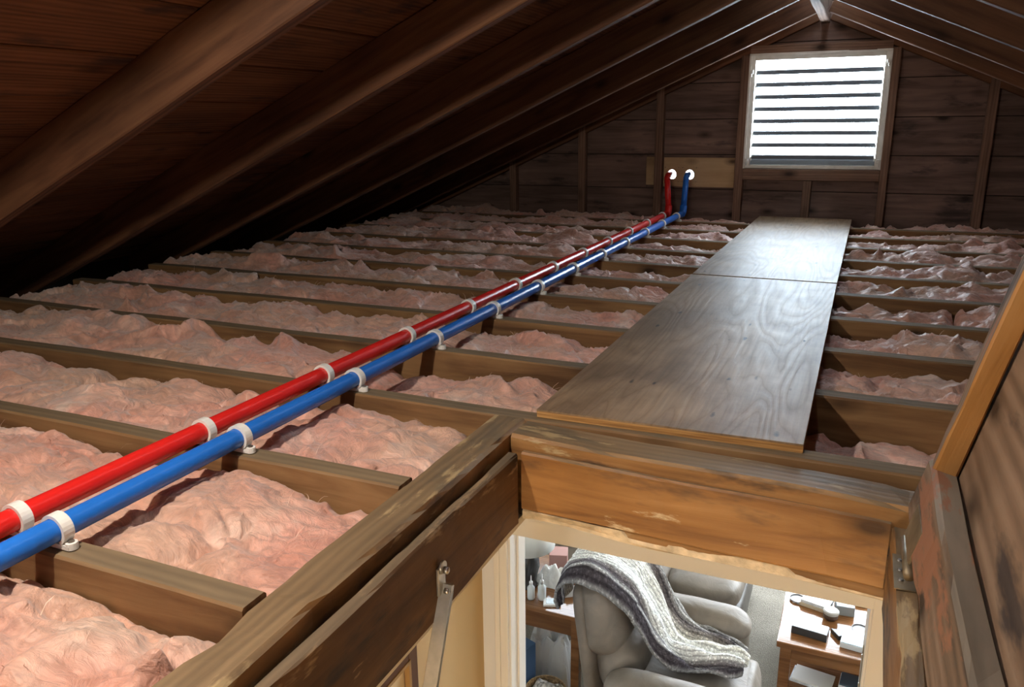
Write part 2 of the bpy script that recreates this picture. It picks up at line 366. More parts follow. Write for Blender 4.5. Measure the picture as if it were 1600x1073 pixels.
# ------------------------------------------------------------------ roof: sheathing boards, rafters, ridge board
roof = struct('ceiling', 'sloping roof underside of dark boards on timber rafters')
RD = .14; AL = math.atan(MS); CA, SA = math.cos(AL), math.sin(AL)
raf = beam_mesh('rafter', 3.62, .048, RD, M['rafter'], 11, step=.2, chip=.006)
for side in (-1, 1):
    ex = (side * CA, 0, -SA); ez = (side * SA, 0, CA)
    ey = Vector(ez).cross(Vector(ex))
    i = -1
    for i in range(0, 11):
        y = RY - i * RS
        o = Vector((XR, y, ZR)) + Vector(ez) * RD + Vector(ex) * .03
        if ey.y < 0: o.y += .048
        obj('rafter', raf, roof, frame(o, ex, tuple(ey), ez))
    o = Vector((XR, YG - .06, ZR - .02)) + Vector(ez) * RD + Vector(ex) * .03        # rafter lying on the gable
    if ey.y < 0: o.y += .048
    obj('rafter', raf, roof, frame(o, ex, tuple(ey), ez))
    # boards run along y, local x along the board
    wbd = .236
    bm_ = beam_mesh('sheathing_board', 8.9, wbd - .006, .02, M['sheath'], 21 + side, step=.35, bev=.003, wob=.003)
    for j in range(16):
        q = Vector((XR, -2.8, ZR)) + Vector(ez) * (RD + .02 + random.uniform(-.001, .002)) + Vector(ex) * (j * wbd + .012)
        e2 = Vector(ez).cross(Vector(Y))
        if e2.dot(Vector(ex)) < 0: q = q + Vector(ex) * (wbd - .006)
        obj('sheathing_board', bm_, roof, frame(q, Y, tuple(e2), ez))
    b = MB(); p = Vector((XR, -2.8, ZR)) + Vector(ez) * (RD + .024); p2 = p + Vector(ex) * 4.0
    pts = [p, p2, p2 + Vector((0, 8.9, 0)), p + Vector((0, 8.9, 0))]
    b.add(pts + [q + Vector(ez) * .02 for q in pts], [(0, 1, 2, 3), (7, 6, 5, 4), (0, 4, 5, 1), (1, 5, 6, 2), (2, 6, 7, 3), (3, 7, 4, 0)])
    b.build('roofing', M['near_black'], roof)
ridge = beam_mesh('ridge_board', 8.3, .05, .175, M['stud'], 31)
obj('ridge_board', ridge, roof, ALONG_Y((XR + .025, -2.65, ZR + .13)))

# eaves and far end of the attic behind the camera
b = MB(); b.box(XL - .50, XL - .46, -2.7, 6.0, -.25, .10); tag(b.build('wall_left', M['near_black']), 'boards closing the left eave, shade put into their near-black colour', kind='structure')
b = MB(); b.box(XRT + .46, XRT + .50, -2.7, 6.0, -.25, .10); tag(b.build('wall_right', M['near_black']), 'boards closing the right eave, shade put into their near-black colour', kind='structure')
b = MB(); b.prism([(XL - .5, -.25), (XRT + .5, -.25), (XRT + .5, .1), (XR, ZR + .25), (XL - .5, .1)], -2.72, -2.66, lambda a, c, d: (a, d, c))
tag(b.build('wall_front', M['gable']), 'board gable wall behind the viewer', kind='structure')

# ------------------------------------------------------------------ gable wall at the far end
gable = struct('wall_back', 'dark board gable wall with studs around the louvred window')
GS = .9687
def gz(z): return CAM_Z + (z - CAM_Z) * GS
WX0, WX1, WZ0, WZ1 = -.77 * GS, .08 * GS, gz(.315), gz(1.04)
HOLES = [(-1.229, gz(.264)), (-1.107, gz(.264))]; HR = .033
def zr_top(x): return zroof(x) + .18
def xs_at(z): d = (ZR + .18 - z) / MS; return XR - d, XR + d
def board_piece(x0, x1, z0, z1, holes=()):
    b = MB(); y0, y1 = YG, YG + .022
    if not holes:
        def cl(x, z):
            a, c = xs_at(z); return min(max(x, a), c)
        poly = [(cl(x0, z0), z0), (cl(x1, z0), z0), (cl(x1, z1), z1), (cl(x0, z1), z1)]
        if poly[1][0] - poly[0][0] < .02: return
        b.prism(poly, y0, y1, lambda a, c, d: (a, d, c))
    else:
        plate(b, x0, x1, z0, z1, y0, y1, holes)
    xm = (x0 + x1) / 2
    b.build('siding_board', M['gable'], gable)
def plate(b, x0, x1, z0, z1, y0, y1, holes):
    """Board with round holes: plain boxes between, ring cells around each hole."""
    q = .05; cur = x0
    for hx, hz in holes:
        b.box(cur, hx - q, y0, y1, z0, z1); b.box(hx - q, hx + q, y0, y1, z0, hz - q); b.box(hx - q, hx + q, y0, y1, hz + q, z1)
        n = 32; vs = []; fs = []
        for d in (y0, y1):
            for k in range(n):
                a = 2 * math.pi * (k + .5) / n; c, s = math.cos(a), math.sin(a); e = q / max(abs(c), abs(s))
                vs += [(hx + HR * c, d, hz + HR * s), (hx + e * c, d, hz + e * s)]
        for k in range(n):
            k2 = (k + 1) % n; i, j = 2 * k, 2 * k2
            fs += [(i, i + 1, j + 1, j), (2 * n + j, 2 * n + j + 1, 2 * n + i + 1, 2 * n + i), (i, j, 2 * n + j, 2 * n + i), (i + 1, 2 * n + i + 1, 2 * n + j + 1, j + 1)]
        b.add(vs, fs); cur = hx + q
    b.box(cur, x1, y0, y1, z0, z1)
z = gz(-.31)
while z < ZR + .18:
    z0, z1 = z, z + .2252; z += .2310
    a, c = xs_at(z0)
    ox0, ox1, oz0, oz1 = WX0 + .02, WX1 - .02, WZ0 + .02, WZ1 - .02
    if z1 < oz0 or z0 > oz1:
        board_piece(a, c, z0, z1)
    else:
        hs = [h for h in HOLES if z0 < h[1] - HR and h[1] + HR < z1]
        if hs: board_piece(-1.405, ox0, z0, z1, hs); board_piece(a, -1.408, z0, z1)
        else: board_piece(a, ox0, z0, z1)
        board_piece(ox1, c, z0, z1)
        if z0 < oz0 - .01: board_piece(ox0, ox1, z0, oz0)
        if z1 > oz1 + .01: board_piece(ox0, ox1, oz1, z1)
# building paper outside closes the joints
b = MB()
HZ = HOLES[0][1]; ra, rb, ba, bb = HOLES[0][0] - .045, HOLES[0][0] + .045, HOLES[1][0] - .045, HOLES[1][0] + .045
for (x0, x1, z0, z1) in ((XL - .2, -1.405, -.3, ZR + .3), (WX1 - .02, XRT + .2, -.3, ZR + .3), (-1.405, WX1 - .02, -.3, HZ - .045), (-1.405, WX0 + .02, HZ + .045, ZR + .3), (WX0 + .02, WX1 - .02, HZ - .045, WZ0 + .02), (WX0 + .02, WX1 - .02, WZ1 - .02, ZR + .3), (bb, WX0 + .02, HZ - .045, HZ + .045), (-1.405, ra, HZ - .045, HZ + .045), (rb, ba, HZ - .045, HZ + .045)):
    b.box(x0, x1, YG + .024, YG + .03, z0, z1)
b.build('sheathing_paper', M['near_black'], gable)
def stud(x0, x1, z0, z1, name='stud'):
    me = beam_mesh(name, z1 - z0, x1 - x0, .06, M['stud'], random.randint(0, 99), bev=.003)
    # local x up, local y along world x, local z towards camera
    obj(name, me, gable, frame((x1, YG - .062, z0), Z, (-1, 0, 0), (0, -1, 0)))
def rail(x0, x1, z0, z1, name='rail', d=.06):
    me = beam_mesh(name, x1 - x0, z1 - z0, d, M['stud'], random.randint(0, 99), bev=.003)
    obj(name, me, gable, frame((x0, YG - d - .002, z0), X, Z, (0, -1, 0)))
for xc in (-2.41, -1.87, -1.317, .638, 1.18, 1.72): stud(xc - .026, xc + .026, -.02, zroof(xc) + .04)
stud(-.800, -.748, -.02, zroof(-.77) - .02); stud(.080, .126, -.02, zroof(.105) - .02)
stud(-.366, -.315, -.02, gz(.238)); rail(-.746, .078, gz(.240), gz(.312)); rail(-.746, .078, gz(1.043), gz(1.10))

# ------------------------------------------------------------------ louvred window
win = struct('window_1', 'small jalousie window with bright frosted slats in the gable')
b = MB(); fy0, fy1 = YG - .045, YG + .04
for (x0, x1, z0, z1) in ((WX0, WX0 + .034, WZ0, WZ1), (WX1 - .034, WX1, WZ0, WZ1), (WX0 + .034, WX1 - .034, WZ1 - .03, WZ1), (WX0 + .034, WX1 - .034, WZ0, WZ0 + .022)):
    b.box(x0, x1, fy0, fy1, z0, z1)
b.build('window_frame', M['alu'], win, bevel=.002)
b = MB()
for (x0, x1, z0, z1) in ((WX0 - .004, WX0 + .008, WZ0, WZ1 + .006), (WX1 - .006, WX1 + .003, WZ0, WZ1 + .006), (WX0 - .004, WX1 + .003, WZ1 - .002, WZ1 + .010)):
    b.box(x0, x1, fy0 - .018, fy0 + .004, z0, z1)
b.build('frame_flange', M['alu'], win)
b = MB(); b.box(WX0 + .034, WX1 - .034, YG + .0, YG + .02, WZ0 + .022, WZ0 + .066); b.build('gap_panel', M['alu_dark'], win)  # added dark panel in place of the dim view out below the slats
sl = MB(); W2 = (WX1 - WX0) / 2 - .04
sl.prism([(-.012, -.037), (-.006, -.039), (.026, .034), (.020, .037)], -W2, W2, lambda a, c, d: (d, a, c)); slm = sl.mesh('slat', M['slat'])
se = MB(); se.prism([(-.030, -.022), (-.022, -.047), (-.012, -.047), (-.016, -.018)], -W2, W2, lambda a, c, d: (d, a, c)); sem = se.mesh('slat_edge', M['slat_edge'])
cl = MB(); cl.box(-.003, .003, -.034, -.022, -.046, -.020); clm = cl.mesh('slat_clip', M['alu'])
nsl = 8
for i in range(nsl):
    zc = WZ0 + .066 + .040 + i * (WZ1 - .03 - WZ0 - .066 - .08 + .0) / (nsl - 1)
    s_ = obj('slat', slm, win, Matrix.Translation(((WX0 + WX1) / 2, YG + .008, zc)))
    e_ = obj('slat_edge', sem, s_)
    for sgn in (-1, 1):
        c_ = obj('slat_clip', clm, s_); c_.location = (sgn * (W2 + .001), 0, -.01)
for (px, pz) in ((WX0 + .012, WZ0 + .05), (WX0 + .012, WZ1 - .10), (WX1 - .012, WZ0 + .05), (WX1 - .012, WZ1 - .06)):
    b = MB(); b.box(px - .012, px + .012, fy0 - .03, fy0 - .006, pz - .012, pz + .012); b.box(px - .004, px + .004, fy0 - .034, fy0 - .006, pz - .03, pz + .002)
    b.build('window_catch', M['alu'], win, bevel=.002)

# pine board with the two pipe holes, fixed between studs
b = MB(); plate(b, -1.285, -.808, gz(.180), gz(.382), YG - .022, YG - .002, HOLES)
mb_ = b.build('mounting_board', M['pine']); tag(mb_, 'light pine board with two pipe holes on the gable wall', 'board')
b = MB(); b.box(-1.408, -1.348, YG - .022, YG - .002, gz(.188), gz(.386))
o = b.build('board_offcut', M['pine'], bevel=.002); tag(o, 'short pine offcut left of the stud beside the pipe board', 'board')

# ------------------------------------------------------------------ hatch frame
T = {}
def trim(n, me, mw, label):
    o = obj('trim_%d' % n, me, None, mw); tag(o, label, kind='structure'); return o
trim(1, beam_mesh('trimmer', 2.13, .083, .186, M['trim'], 41, wob=.004, bev=.007, step=.04, chip=.012), ALONG_Y((-.637, -.6, 0)), 'stained trimmer beam along the near side of the hatch')
trim(2, beam_mesh('hatch_jamb', 2.01, .026, .165, M['jamb_shaded'], 43, wob=.004, bev=.004, step=.04, chip=.006), ALONG_Y((HX0, -.6, -.030)), 'brown jamb board lining the hatch opening, shade put into its colour')
hd = Vector((.757, -.05, 0)).normalized(); hp = Vector((0, 0, 1)).cross(hd)
trim(3, beam_mesh('header_beam', .84, .09, .186, M['trim'], 45, wob=.004, bev=.007, step=.04, chip=.008), frame((-.636, 1.437, 0), tuple(hd), tuple(hp), Z), 'header beam across the far end of the hatch')
hd2 = Vector((.70, -.038, 0)).normalized(); hp2 = Vector((0, 0, 1)).cross(hd2)
trim(4, beam_mesh('header_jamb', .706, .03, .132, M['header'], 47, wob=.003, bev=.004, step=.03, chip=.006), frame((-.606, 1.423, -.032), tuple(hd2), tuple(hp2), Z), 'orange brown header board facing the hatch opening')
trim(5, beam_mesh('plaster_edge', .72, .05, .026, M['plaster'], 49, wob=.014, bev=.005, step=.02, chip=.02), frame((-.606, 1.428, -.166), tuple(hd2), tuple(hp2), Z), 'chipped plaster edge below the header board')
trim(6, beam_mesh('hatch_jamb', 1.975, .034, .165, M['trim'], 51, wob=.004, bev=.004, step=.05, chip=.008), ALONG_Y((.134, -.6, -.034)), 'worn jamb board under the hinged hatch door')
trim(7, beam_mesh('trimmer', 2.0, .07, .186, M['trim'], 53, wob=.003, bev=.004), ALONG_Y((.206, -.6, -.004)), 'trimmer beam under the hatch door hinge')

# stay arm on the near jamb
st = thing('stay_arm', 'flat grey steel stay bolted to the shaded hatch jamb', 'stay', (HX0, 1.06, -.12))
xo = .004
b = MB(); b.box(.001, .006, -.012, .012, -.03, .022); b.lathe([(.012, 0), (.012, .004)], (.006, 0, .022), 16, Matrix.Rotation(math.pi / 2, 3, 'Y')); b.build('bracket', M['zinc'], st, bevel=.001)
A = Vector((.011, .002, -.024)); Bp = Vector((.022, -.20, -.42)); d = (Bp - A).normalized()
rot = Matrix.Translation(A) @ d.to_track_quat('-Z', 'X').to_matrix().to_4x4()
b = MB(); b.box(-.004, .004, -.013, .013, -.46, .012, rot); b.build('arm_bar', M['zinc'], st, bevel=.0015)
b = MB(); b.box(-.004, .006, .009, .013, -.46, -.0, rot); b.build('arm_lip', M['zinc'], st)
for zz in (.016, -.024):
    b = MB(); b.lathe([(.0065, 0), (.0065, .007), (.003, .009)], (.010, .002, zz), 12, Matrix.Rotation(math.pi / 2, 3, 'Y')); b.build('bolt', M['screw'], st, True)

# ------------------------------------------------------------------ hatch door, hinged on the right and standing open
dd = Vector((.2375, 0, .9714)); de = Vector((.9714, 0, -.2375))
door = thing('hatch_door', 'open plywood hatch door with timber frame leaning beside the opening', 'hatch door', (.112, 0, .0))
def dfr(u, y, t): return Vector((0, 0, 0)) + dd * u + Vector((0, y, 0)) + de * t
rl = beam_mesh('hinge_rail', 1.95, .094, .038, M['door_rail'], 61, wob=.004, bev=.005, step=.04, chip=.008)
obj('hinge_rail', rl, door, frame(dfr(.020, 1.345, 0), (0, -1, 0), tuple(dd), tuple(-de)))
er = beam_mesh('end_rail', .60, .048, .036, M['door_batten'], 63, wob=.003, bev=.004, step=.05, chip=.006)
er.materials.append(M['door_rail'])
for p_ in er.polygons:
    if p_.normal.z > .9: p_.material_index = 1
obj('end_rail', er, door, frame(dfr(.116, 1.297, .001), tuple(dd), Y, tuple(-de)))
obj('mid_rail', er, door, frame(dfr(.116, .607, .001), tuple(dd), Y, tuple(-de)))
b = MB(); b.box(0, 1.95, .02, .72, -.014, 0)
pp = b.mesh('plywood_panel', M['ply_door'], bevel=.0015)
obj('plywood_panel', pp, door, frame(dfr(.0, 1.347, .0395), (0, -1, 0), tuple(dd), tuple(-de)))
fr2 = beam_mesh('top_rail', 1.95, .05, .036, M['door_batten'], 65)
obj('top_rail', fr2, door, frame(dfr(.67, 1.345, .001), (0, -1, 0), tuple(dd), tuple(-de)))
hg = MB(); hg.box(-.014, .016, 1.17, 1.275, -.0335, -.0310); hg.build('hinge_leaf', M['brass'], door, bevel=.0008)
hg = MB(); hg.box(.0, .004, -.05, .05, .0, .055); h2 = hg.build('hinge_leaf', M['brass'], door, bevel=.0008); h2.matrix_basis = frame((-.0005, 1.225, .008), (.9714, 0, -.2375), Y, (.2375, 0, .9714))
hg = MB(); hg.tube([(.003, 1.165, -.006), (.003, 1.28, -.006)], .008, 12); hg.build('hinge_pin', M['brass'], door, True)
for yy in (1.195, 1.225, 1.255):
    b = MB(); b.lathe([(.004, 0), (.003, .002)], (-.004, yy, -.031), 10); b.build('hinge_screw', M['screw'], door)

# ------------------------------------------------------------------ plywood walkway boards on the joists
def walk(name, poly, label):
    """poly: four floor corners (near-left, near-right, far-right, far-left)"""
    cx = sum(p[0] for p in poly) / 4; y0 = min(p[1] for p in poly)
    root = thing(name, label, 'board', (cx, y0, 0), 'plywood boards laid as a walkway')
    b = MB(); pl = [(p[1] - y0, -(p[0] - cx)) for p in poly]
    b.prism(pl, .0155, .0195, lambda a, c, d: (a, c, d)); b.build('face_veneer', M['ply'], root, mw=frame((0, 0, 0), Y, (-1, 0, 0), Z))
    b = MB()
    b.prism(pl, .001, .0155, lambda a, c, d: (a, c, d)); b.build('core_plies', M['ply_edge'], root, mw=frame((0, 0, 0), Y, (-1, 0, 0), Z))
    return root
walk('plywood_board', [(-.620, 1.548), (-.060, 1.558), (-.061, 3.276), (-.620, 3.282)], 'long scuffed plywood board on the joists next to the hatch')
walk('plywood_board', [(-.622, 3.303), (-.061, 3.297), (-.052, 5.50), (-.616, 5.515)], 'farther plywood board on the joists below the louvred window')

# ------------------------------------------------------------------ insulation batts
def batt(k, x0, x1, res, label, seed):
    ya, yb = yk(k) + JT + .004, (yk(k + 1) - .004 if k < 11 else YG - .07)
    nx = int((x1 - x0) / res); ny = max(6, int((yb - ya) / res))
    gx, gy = np.meshgrid(np.linspace(x0, x1, nx + 1), np.linspace(ya, yb, ny + 1), indexing='ij')
    s = seed
    wx = gx + .06 * pn(gx * 6, gy * 6, s + 50); wy = gy + .06 * pn(gx * 6, gy * 6, s + 51)
    base = np.interp(gx, [-3.1, -2.2, -1.55, -1.25, -.8, -.62, -.1, .3, 2.4], [-.014, -.014, -.022, -.04, -.034, -.05, -.05, -.024, -.02])
    if k == 2: base = np.interp(gx, [-3.1, -1.4, -1.15, -.62, -.05, .1, .3, 2.4], [-.012, -.02, -.06, -.062, -.09, -.085, -.065, -.05])
    if k in (-1, 0, 1): base = base + np.interp(gx, [-1.3, -1.0, -.85, -.72], [0, .012, -.012, .008])
    if k >= 7: base = base + .008
    lo = fbm(wx * 3.0, wy * 3.0, s, 2)
    bil = np.abs(fbm(wx * 5.0, wy * 6.5, s + 10, 2))
    bil2 = np.abs(fbm(wx * 13, wy * 17, s + 20, 2))
    rid = 1 - np.abs(pn(wx * 5 + .6 * wy, wy * 11, s + 30)) * 2.0
    crs = 1 - np.abs(fbm(wx * 16 + .8 * wy, wy * 30, s + 33, 2)) * 2.2; crs = np.clip(crs, 0, 1) ** 3
    lon = pn(wx * 10 + wy * 14, wy * 30 - wx * 12, s + 35)
    fine = fbm(gx * 55, gy * 60, s + 40, 3)
    far_ = 1.0 + (.5 if k >= 5 else 0.0)
    h = base + .022 * lo + .034 * (bil ** .8 - .35) + .008 * far_ * (bil2 ** .85 - .3) + .010 * np.clip(rid, 0, 1) ** 2 + .0016 * fine + (.010 if k >= 3 else .0045) * crs + .005 * lon
    rs = np.random.RandomState(seed)
    for _ in range(int(3 + (x1 - x0) * 2.2)):                 # tufts pulled up, tears and dents
        px, py = rs.uniform(x0 + .05, x1 - .05), rs.uniform(ya + .03, yb - .03); a = rs.uniform(0, math.pi)
        u = (wx - px) * math.cos(a) + (wy - py) * math.sin(a); v = -(wx - px) * math.sin(a) + (wy - py) * math.cos(a)
        hgt = rs.choice([.045, .035, -.035, -.03, .03]); h = h + hgt * np.exp(-(u / rs.uniform(.035, .10)) ** 2 - (v / rs.uniform(.014, .03)) ** 2)
    e = np.minimum(gy - ya, yb - gy); ex_ = np.minimum(gx - x0, x1 - gx)
    wav = .022 + .018 * pn(gx * 7, gy * 0 + s, s + 60)
    h = h - .035 * np.exp(-e / np.maximum(wav, .008)) - .05 * np.exp(-ex_ / .02)
    pip = np.exp(-((gx + 1.16) / .14) ** 4); h = np.where(pip > .05, np.minimum(h, .004 - pip * .020 + .003 * fine), h)
    und = ((gx > -.66) & (gx < -.02)) if k >= 2 else np.zeros_like(gx, bool); h = np.where(und, np.minimum(h, -.012), h)
    h = np.minimum(h, .05)
    ins = np.clip(e / .03, 0, 1)
    dx = .022 * fbm(wx * 9, wy * 9, s + 70, 2) * ins; dy = .018 * fbm(wx * 9, wy * 9, s + 80, 2) * ins
    px = np.clip(gx + dx, x0, x1); py = np.clip(gy + dy, ya, yb)
    vs = np.stack([px, py, h], -1).reshape(-1, 3)
    idx = np.arange((nx + 1) * (ny + 1)).reshape(nx + 1, ny + 1)
    fs = np.stack([idx[:-1, :-1], idx[1:, :-1], idx[1:, 1:], idx[:-1, 1:]], -1).reshape(-1, 4)
    # skirt down to the ceiling boards
    ring = np.concatenate([idx[:, 0], idx[-1, 1:], idx[::-1, -1][1:], idx[0, ::-1][1:-1]])
    nb = len(vs); sk = vs[ring].copy(); sk[:, 2] = -.184; vs = np.concatenate([vs, sk])
    m = len(ring); a = np.arange(m); c = (a + 1) % m
    fs = np.concatenate([fs, np.stack([ring[a], nb + a, nb + c, ring[c]], -1)])
    me = bpy.data.meshes.new('insulation_batt'); me.from_pydata(vs.tolist(), [], fs.tolist()); me.materials.append(M['pink'])
    me.polygons.foreach_set('use_smooth', [True] * len(me.polygons)); me.update()
    o = obj('insulation_batt', me); tag(o, label, 'insulation', 'pink insulation between the joists')
    # loose fibres standing off the surface
    if k <= 4:
        fb = MB(); nf = int(90 * (x1 - x0))
        for _ in range(nf):
            i = rs.randint(3, nx - 3); j = rs.randint(1, ny - 1); p = Vector((px[i, j], py[i, j], h[i, j] - .002))
            if abs(p.x + 1.16) < .12 or (k >= 2 and -.66 < p.x < 0): continue
            a = rs.uniform(0, 2 * math.pi); Ln = rs.uniform(.012, .04); up_ = rs.uniform(.1, .7); w = rs.uniform(.0004, .001)
            dr = Vector((math.cos(a), math.sin(a), 0)); sd = Vector((-math.sin(a), math.cos(a), 0)); bend = rs.uniform(-.6, .6)
            vv = []
            for t in (0, .33, .66, 1):
                c_ = p + dr * Ln * t + sd * (bend * Ln * t * t) + Vector((0, 0, up_ * Ln * math.sin(t * 2.2))); ww = w * (1 - .8 * t)
                vv += [c_ - sd * ww, c_ + sd * ww]
            for q in range(len(vv)): vv[q].y = min(max(vv[q].y, ya), yb)
            fb.add(vv, [(0, 1, 3, 2), (2, 3, 5, 4), (4, 5, 7, 6)])
        me2 = bpy.data.meshes.new('loose_fibres'); me2.from_pydata(fb.v, [], fb.f); me2.materials.append(M['fibre'])
        lf = obj('loose_fibres', me2, o); lf['kind'] = 'stuff'
    return o
RES = {-1: .0055, 0: .0055, 1: .006, 2: .007, 3: .008, 4: .009, 5: .010}
BL = {-1: 'pink fibreglass batt in the joist bay closest to the viewer',
      0: 'pink batt in second joist bay, beside the stained hatch trimmer',
      1: 'pink batt in third joist bay, ending at the hatch corner'}
ORD = {2: 'first', 3: 'second', 4: 'third', 5: 'fourth', 6: 'fifth', 7: 'sixth', 8: 'seventh', 9: 'eighth', 10: 'ninth', 11: 'tenth', 12: 'eleventh'}
for k in range(-1, 12):
    if k < 2: batt(k, XL, -.724, RES[k], BL[k], 100 + 7 * k)
    elif k == 11: batt(k, XL, XRT, .012, 'dim strip of pink insulation along the foot of the gable wall', 100 + 7 * k)
    elif k == 5:
        batt(k, XL, .33, .010, 'pink batt under the walkway in fourth bay beyond the hatch', 135); batt(k, .335, XRT, .010, 'pink batt right of the walkway in fourth bay beyond the hatch', 139)
    else: batt(k, XL, XRT, RES.get(k, .012), 'pink fibreglass batt filling the %s joist bay beyond the hatch' % ORD[k], 100 + 7 * k)

# ------------------------------------------------------------------ pipes and clamps
PR = .0195; PZ = .030
def pipe(colr, x, hole, yb_):
    root = thing(colr + '_pipe', '%s plastic pipe clamped across the joists and rising to the gable' % colr, 'pipe', (x, -.6, PZ))
    m = M[colr]
    ys = [-.6] + [yk(k) for k in range(0, 12)] + [yb_]
    b = MB(); b.tube([(0, y + .6, 0) for y in ys], PR, 24); b.build('floor_run', m, root, True)
    hx, hz = hole; top = Vector((hx - x, yb_ + .055 + .6, hz - PZ)); bot = Vector((0, yb_ + .6, 0))
    b = MB(); b.tube([bot + Vector((0, -.05, 0)), bot + Vector((0, -.012, .0)), bot + Vector((0, .010, .012)), bot + Vector((0, .016, .05))], PR * 1.22, 20); b.build('lower_elbow', m, root, True)
    b = MB(); b.tube([bot + Vector((0, .014, .03)), Vector((top.x * .9, top.y, top.z - .03))], PR, 20); b.build('riser', m, root, True)
    b = MB(); b.tube([Vector((top.x * .9, top.y, top.z - .05)), Vector((top.x * .95, top.y + .004, top.z - .014)), Vector((top.x, top.y + .03, top.z)), Vector((top.x, YG + .2 + .6, top.z))], PR, 20); b.build('wall_run', m, root, True)
    return root
RX, BX = -1.200, -1.107
pipe('red', RX, HOLES[0], 5.385); pipe('blue', BX, HOLES[1], 5.42)
# clamp: split ring on a screwed foot
def clamp_proto():
    root = thing('pipe_clamp', 'x', 'clamp')
    b = MB(); n = 22; a0, a1 = math.radians(-60), math.radians(240); ri, ro, hw = PR + .0008, PR + .0065, .0095
    vs = []; fs = []
    for i in range(n + 1):
        a = a0 + (a1 - a0) * i / n; c, s = math.cos(a), math.sin(a)
        for r_ in (ri, ro):
            for yy in (-hw, hw): vs.append((r_ * c, yy, PZ + r_ * s))
    for i in range(n):
        p, q = 4 * i, 4 * i + 4
        fs += [(p, p + 1, q + 1, q), (p + 2, q + 2, q + 3, p + 3), (p, q, q + 2, p + 2), (p + 1, p + 3, q + 3, q + 1)]
    fs += [(0, 2, 3, 1), (4 * n, 4 * n + 1, 4 * n + 3, 4 * n + 2)]
    b.add(vs, fs); b.build('ring', M['white_plastic'], root)
    b = MB(); b.box(-.020, .030, -.0095, .0095, .0005, .009); b.lathe([(.0095, .0005), (.0095, .012), (.008, .0125)], (.026, 0, 0), 16); b.build('foot', M['white_plastic'], root, bevel=.0008)
    b = MB(); b.lathe([(.0055, .0125), (.005, .0145), (.0015, .015)], (.026, 0, 0), 12); b.build('screw', M['screw'], root)
    return root
pc = clamp_proto(); ON = ['first', 'second', 'third', 'fourth', 'fifth', 'sixth', 'seventh', 'eighth', 'ninth', 'tenth', 'eleventh', 'twelfth']
first = True
for colr, x in (('red', RX), ('blue', BX)):
    for k in range(12):
        o = pc if first else copy_tree(pc); first = False
        o.location = (x, yk(k) + JT * .5, 0)
        o['label'] = 'white plastic clamp on the %s pipe, %s counting from the viewer' % (colr, ON[k]); o['group'] = 'white clamps along the pipes'

# ------------------------------------------------------------------ attic bulb, hung from a rafter beside the hatch (out of frame)
BXp, BYp = -.93, .42
bz = zroof(BXp) - .042
lamp = thing('pendant_bulb', 'bare light bulb hanging under the rafters near the hatch', 'bulb', (BXp, BYp, bz))
b = MB(); b.lathe([(.004, -.034), (.018, -.028), (.029, -.008), (.029, .006), (.02, .028), (.014, .04)], (0, 0, 0), 20)
bulb = b.build('glass_bulb', plain('bulb_glass', (1, 1, 1), .3, emit=((1, .91, .79), BULB_W / (math.pi * .0095))), lamp, True)
b = MB(); b.lathe([(.016, .038), (.018, .05), (.018, .075), (.008, .082)], (0, 0, 0), 16); b.build('socket', M['white_plastic'], lamp, True)
b = MB(); b.tube([(0, 0, .08), (0, 0, .20)], .003, 8); b.build('flex', M['white_plastic'], lamp, True)

# ------------------------------------------------------------------ rooms below the hatch
YD, DX0, DX1, DZ = 2.0, -.889, .120, -.575          # doorway wall, opening
ZC = -.206
b = MB(); b.box(-3.2, 2.6, -2.7, 7.0, FL - .06, FL)
def carpet():
    m, nt, bs = new_mat('beige_carpet'); L = nt.links.new
    tc = N(nt, 'ShaderNodeTexCoord'); n = N(nt, 'ShaderNodeTexNoise', Scale=160., Detail=3); L(tc.outputs['Object'], n.inputs['Vector'])
    n2 = N(nt, 'ShaderNodeTexNoise', Scale=5., Detail=3); L(tc.outputs['Object'], n2.inputs['Vector'])
    r = ramp(nt, [(.3, (.20, .18, .145)), (.7, (.34, .31, .26))]); L(n.outputs['Fac'], r.inputs['Fac'])
    r2 = ramp(nt, [(.3, .85), (.7, 1.1)]); L(n2.outputs['Fac'], r2.inputs['Fac'])
    L(mixc(nt, 1., r.outputs['Color'], r2.outputs['Color'], 'MULTIPLY'), bs.inputs['Base Color'])
    bp = N(nt, 'ShaderNodeBump', Strength=.9, Distance=.02); L(n.outputs['Fac'], bp.inputs['Height']); L(bp.outputs['Normal'], bs.inputs['Normal'])
    bs.inputs['Roughness'].default_value = .95; bs.inputs['Specular IOR Level'].default_value = .1
    return m
tag(b.build('floor_lower', carpet()), 'beige carpet of the living room seen through the hatch', kind='structure')
b = MB(); b.box(-1.08, -.989, -2.6, YD, FL, ZC); tag(b.build('wall_hall', M['cream']), 'warm cream hall wall below the hatch', kind='structure')
b = MB(); b.box(.75, .85, -2.6, YD, FL, ZC); tag(b.build('wall_hall_right', M['cream']), 'cream hall wall on the other side of the ladder', kind='structure')
b = MB(); b.box(-1.0, .8, -2.7, -2.6, FL, ZC); tag(b.build('wall_hall_end', M['cream']), 'cream hall end wall behind the viewer', kind='structure')
b = MB(); b.box(-3.2, DX0 - .02, YD, YD + .11, FL, ZC); b.box(DX1 + .02, 2.6, YD, YD + .11, FL, ZC); b.box(DX0 - .02, DX1 + .02, YD, YD + .11, DZ + .02, ZC)
tag(b.build('wall_doorway', M['pale']), 'pale wall with the doorway into the living room', kind='structure')
dr_ = struct('door_1', 'white painted door frame into the living room')
b = MB()
b.box(DX0 - .02, DX0, YD - .005, YD + .115, FL, DZ + .02); b.box(DX1, DX1 + .02, YD - .005, YD + .115, FL, DZ + .02); b.box(DX0, DX1, YD - .005, YD + .115, DZ, DZ + .02)
b.build('jamb', M['whitepaint'], dr_, bevel=.002)
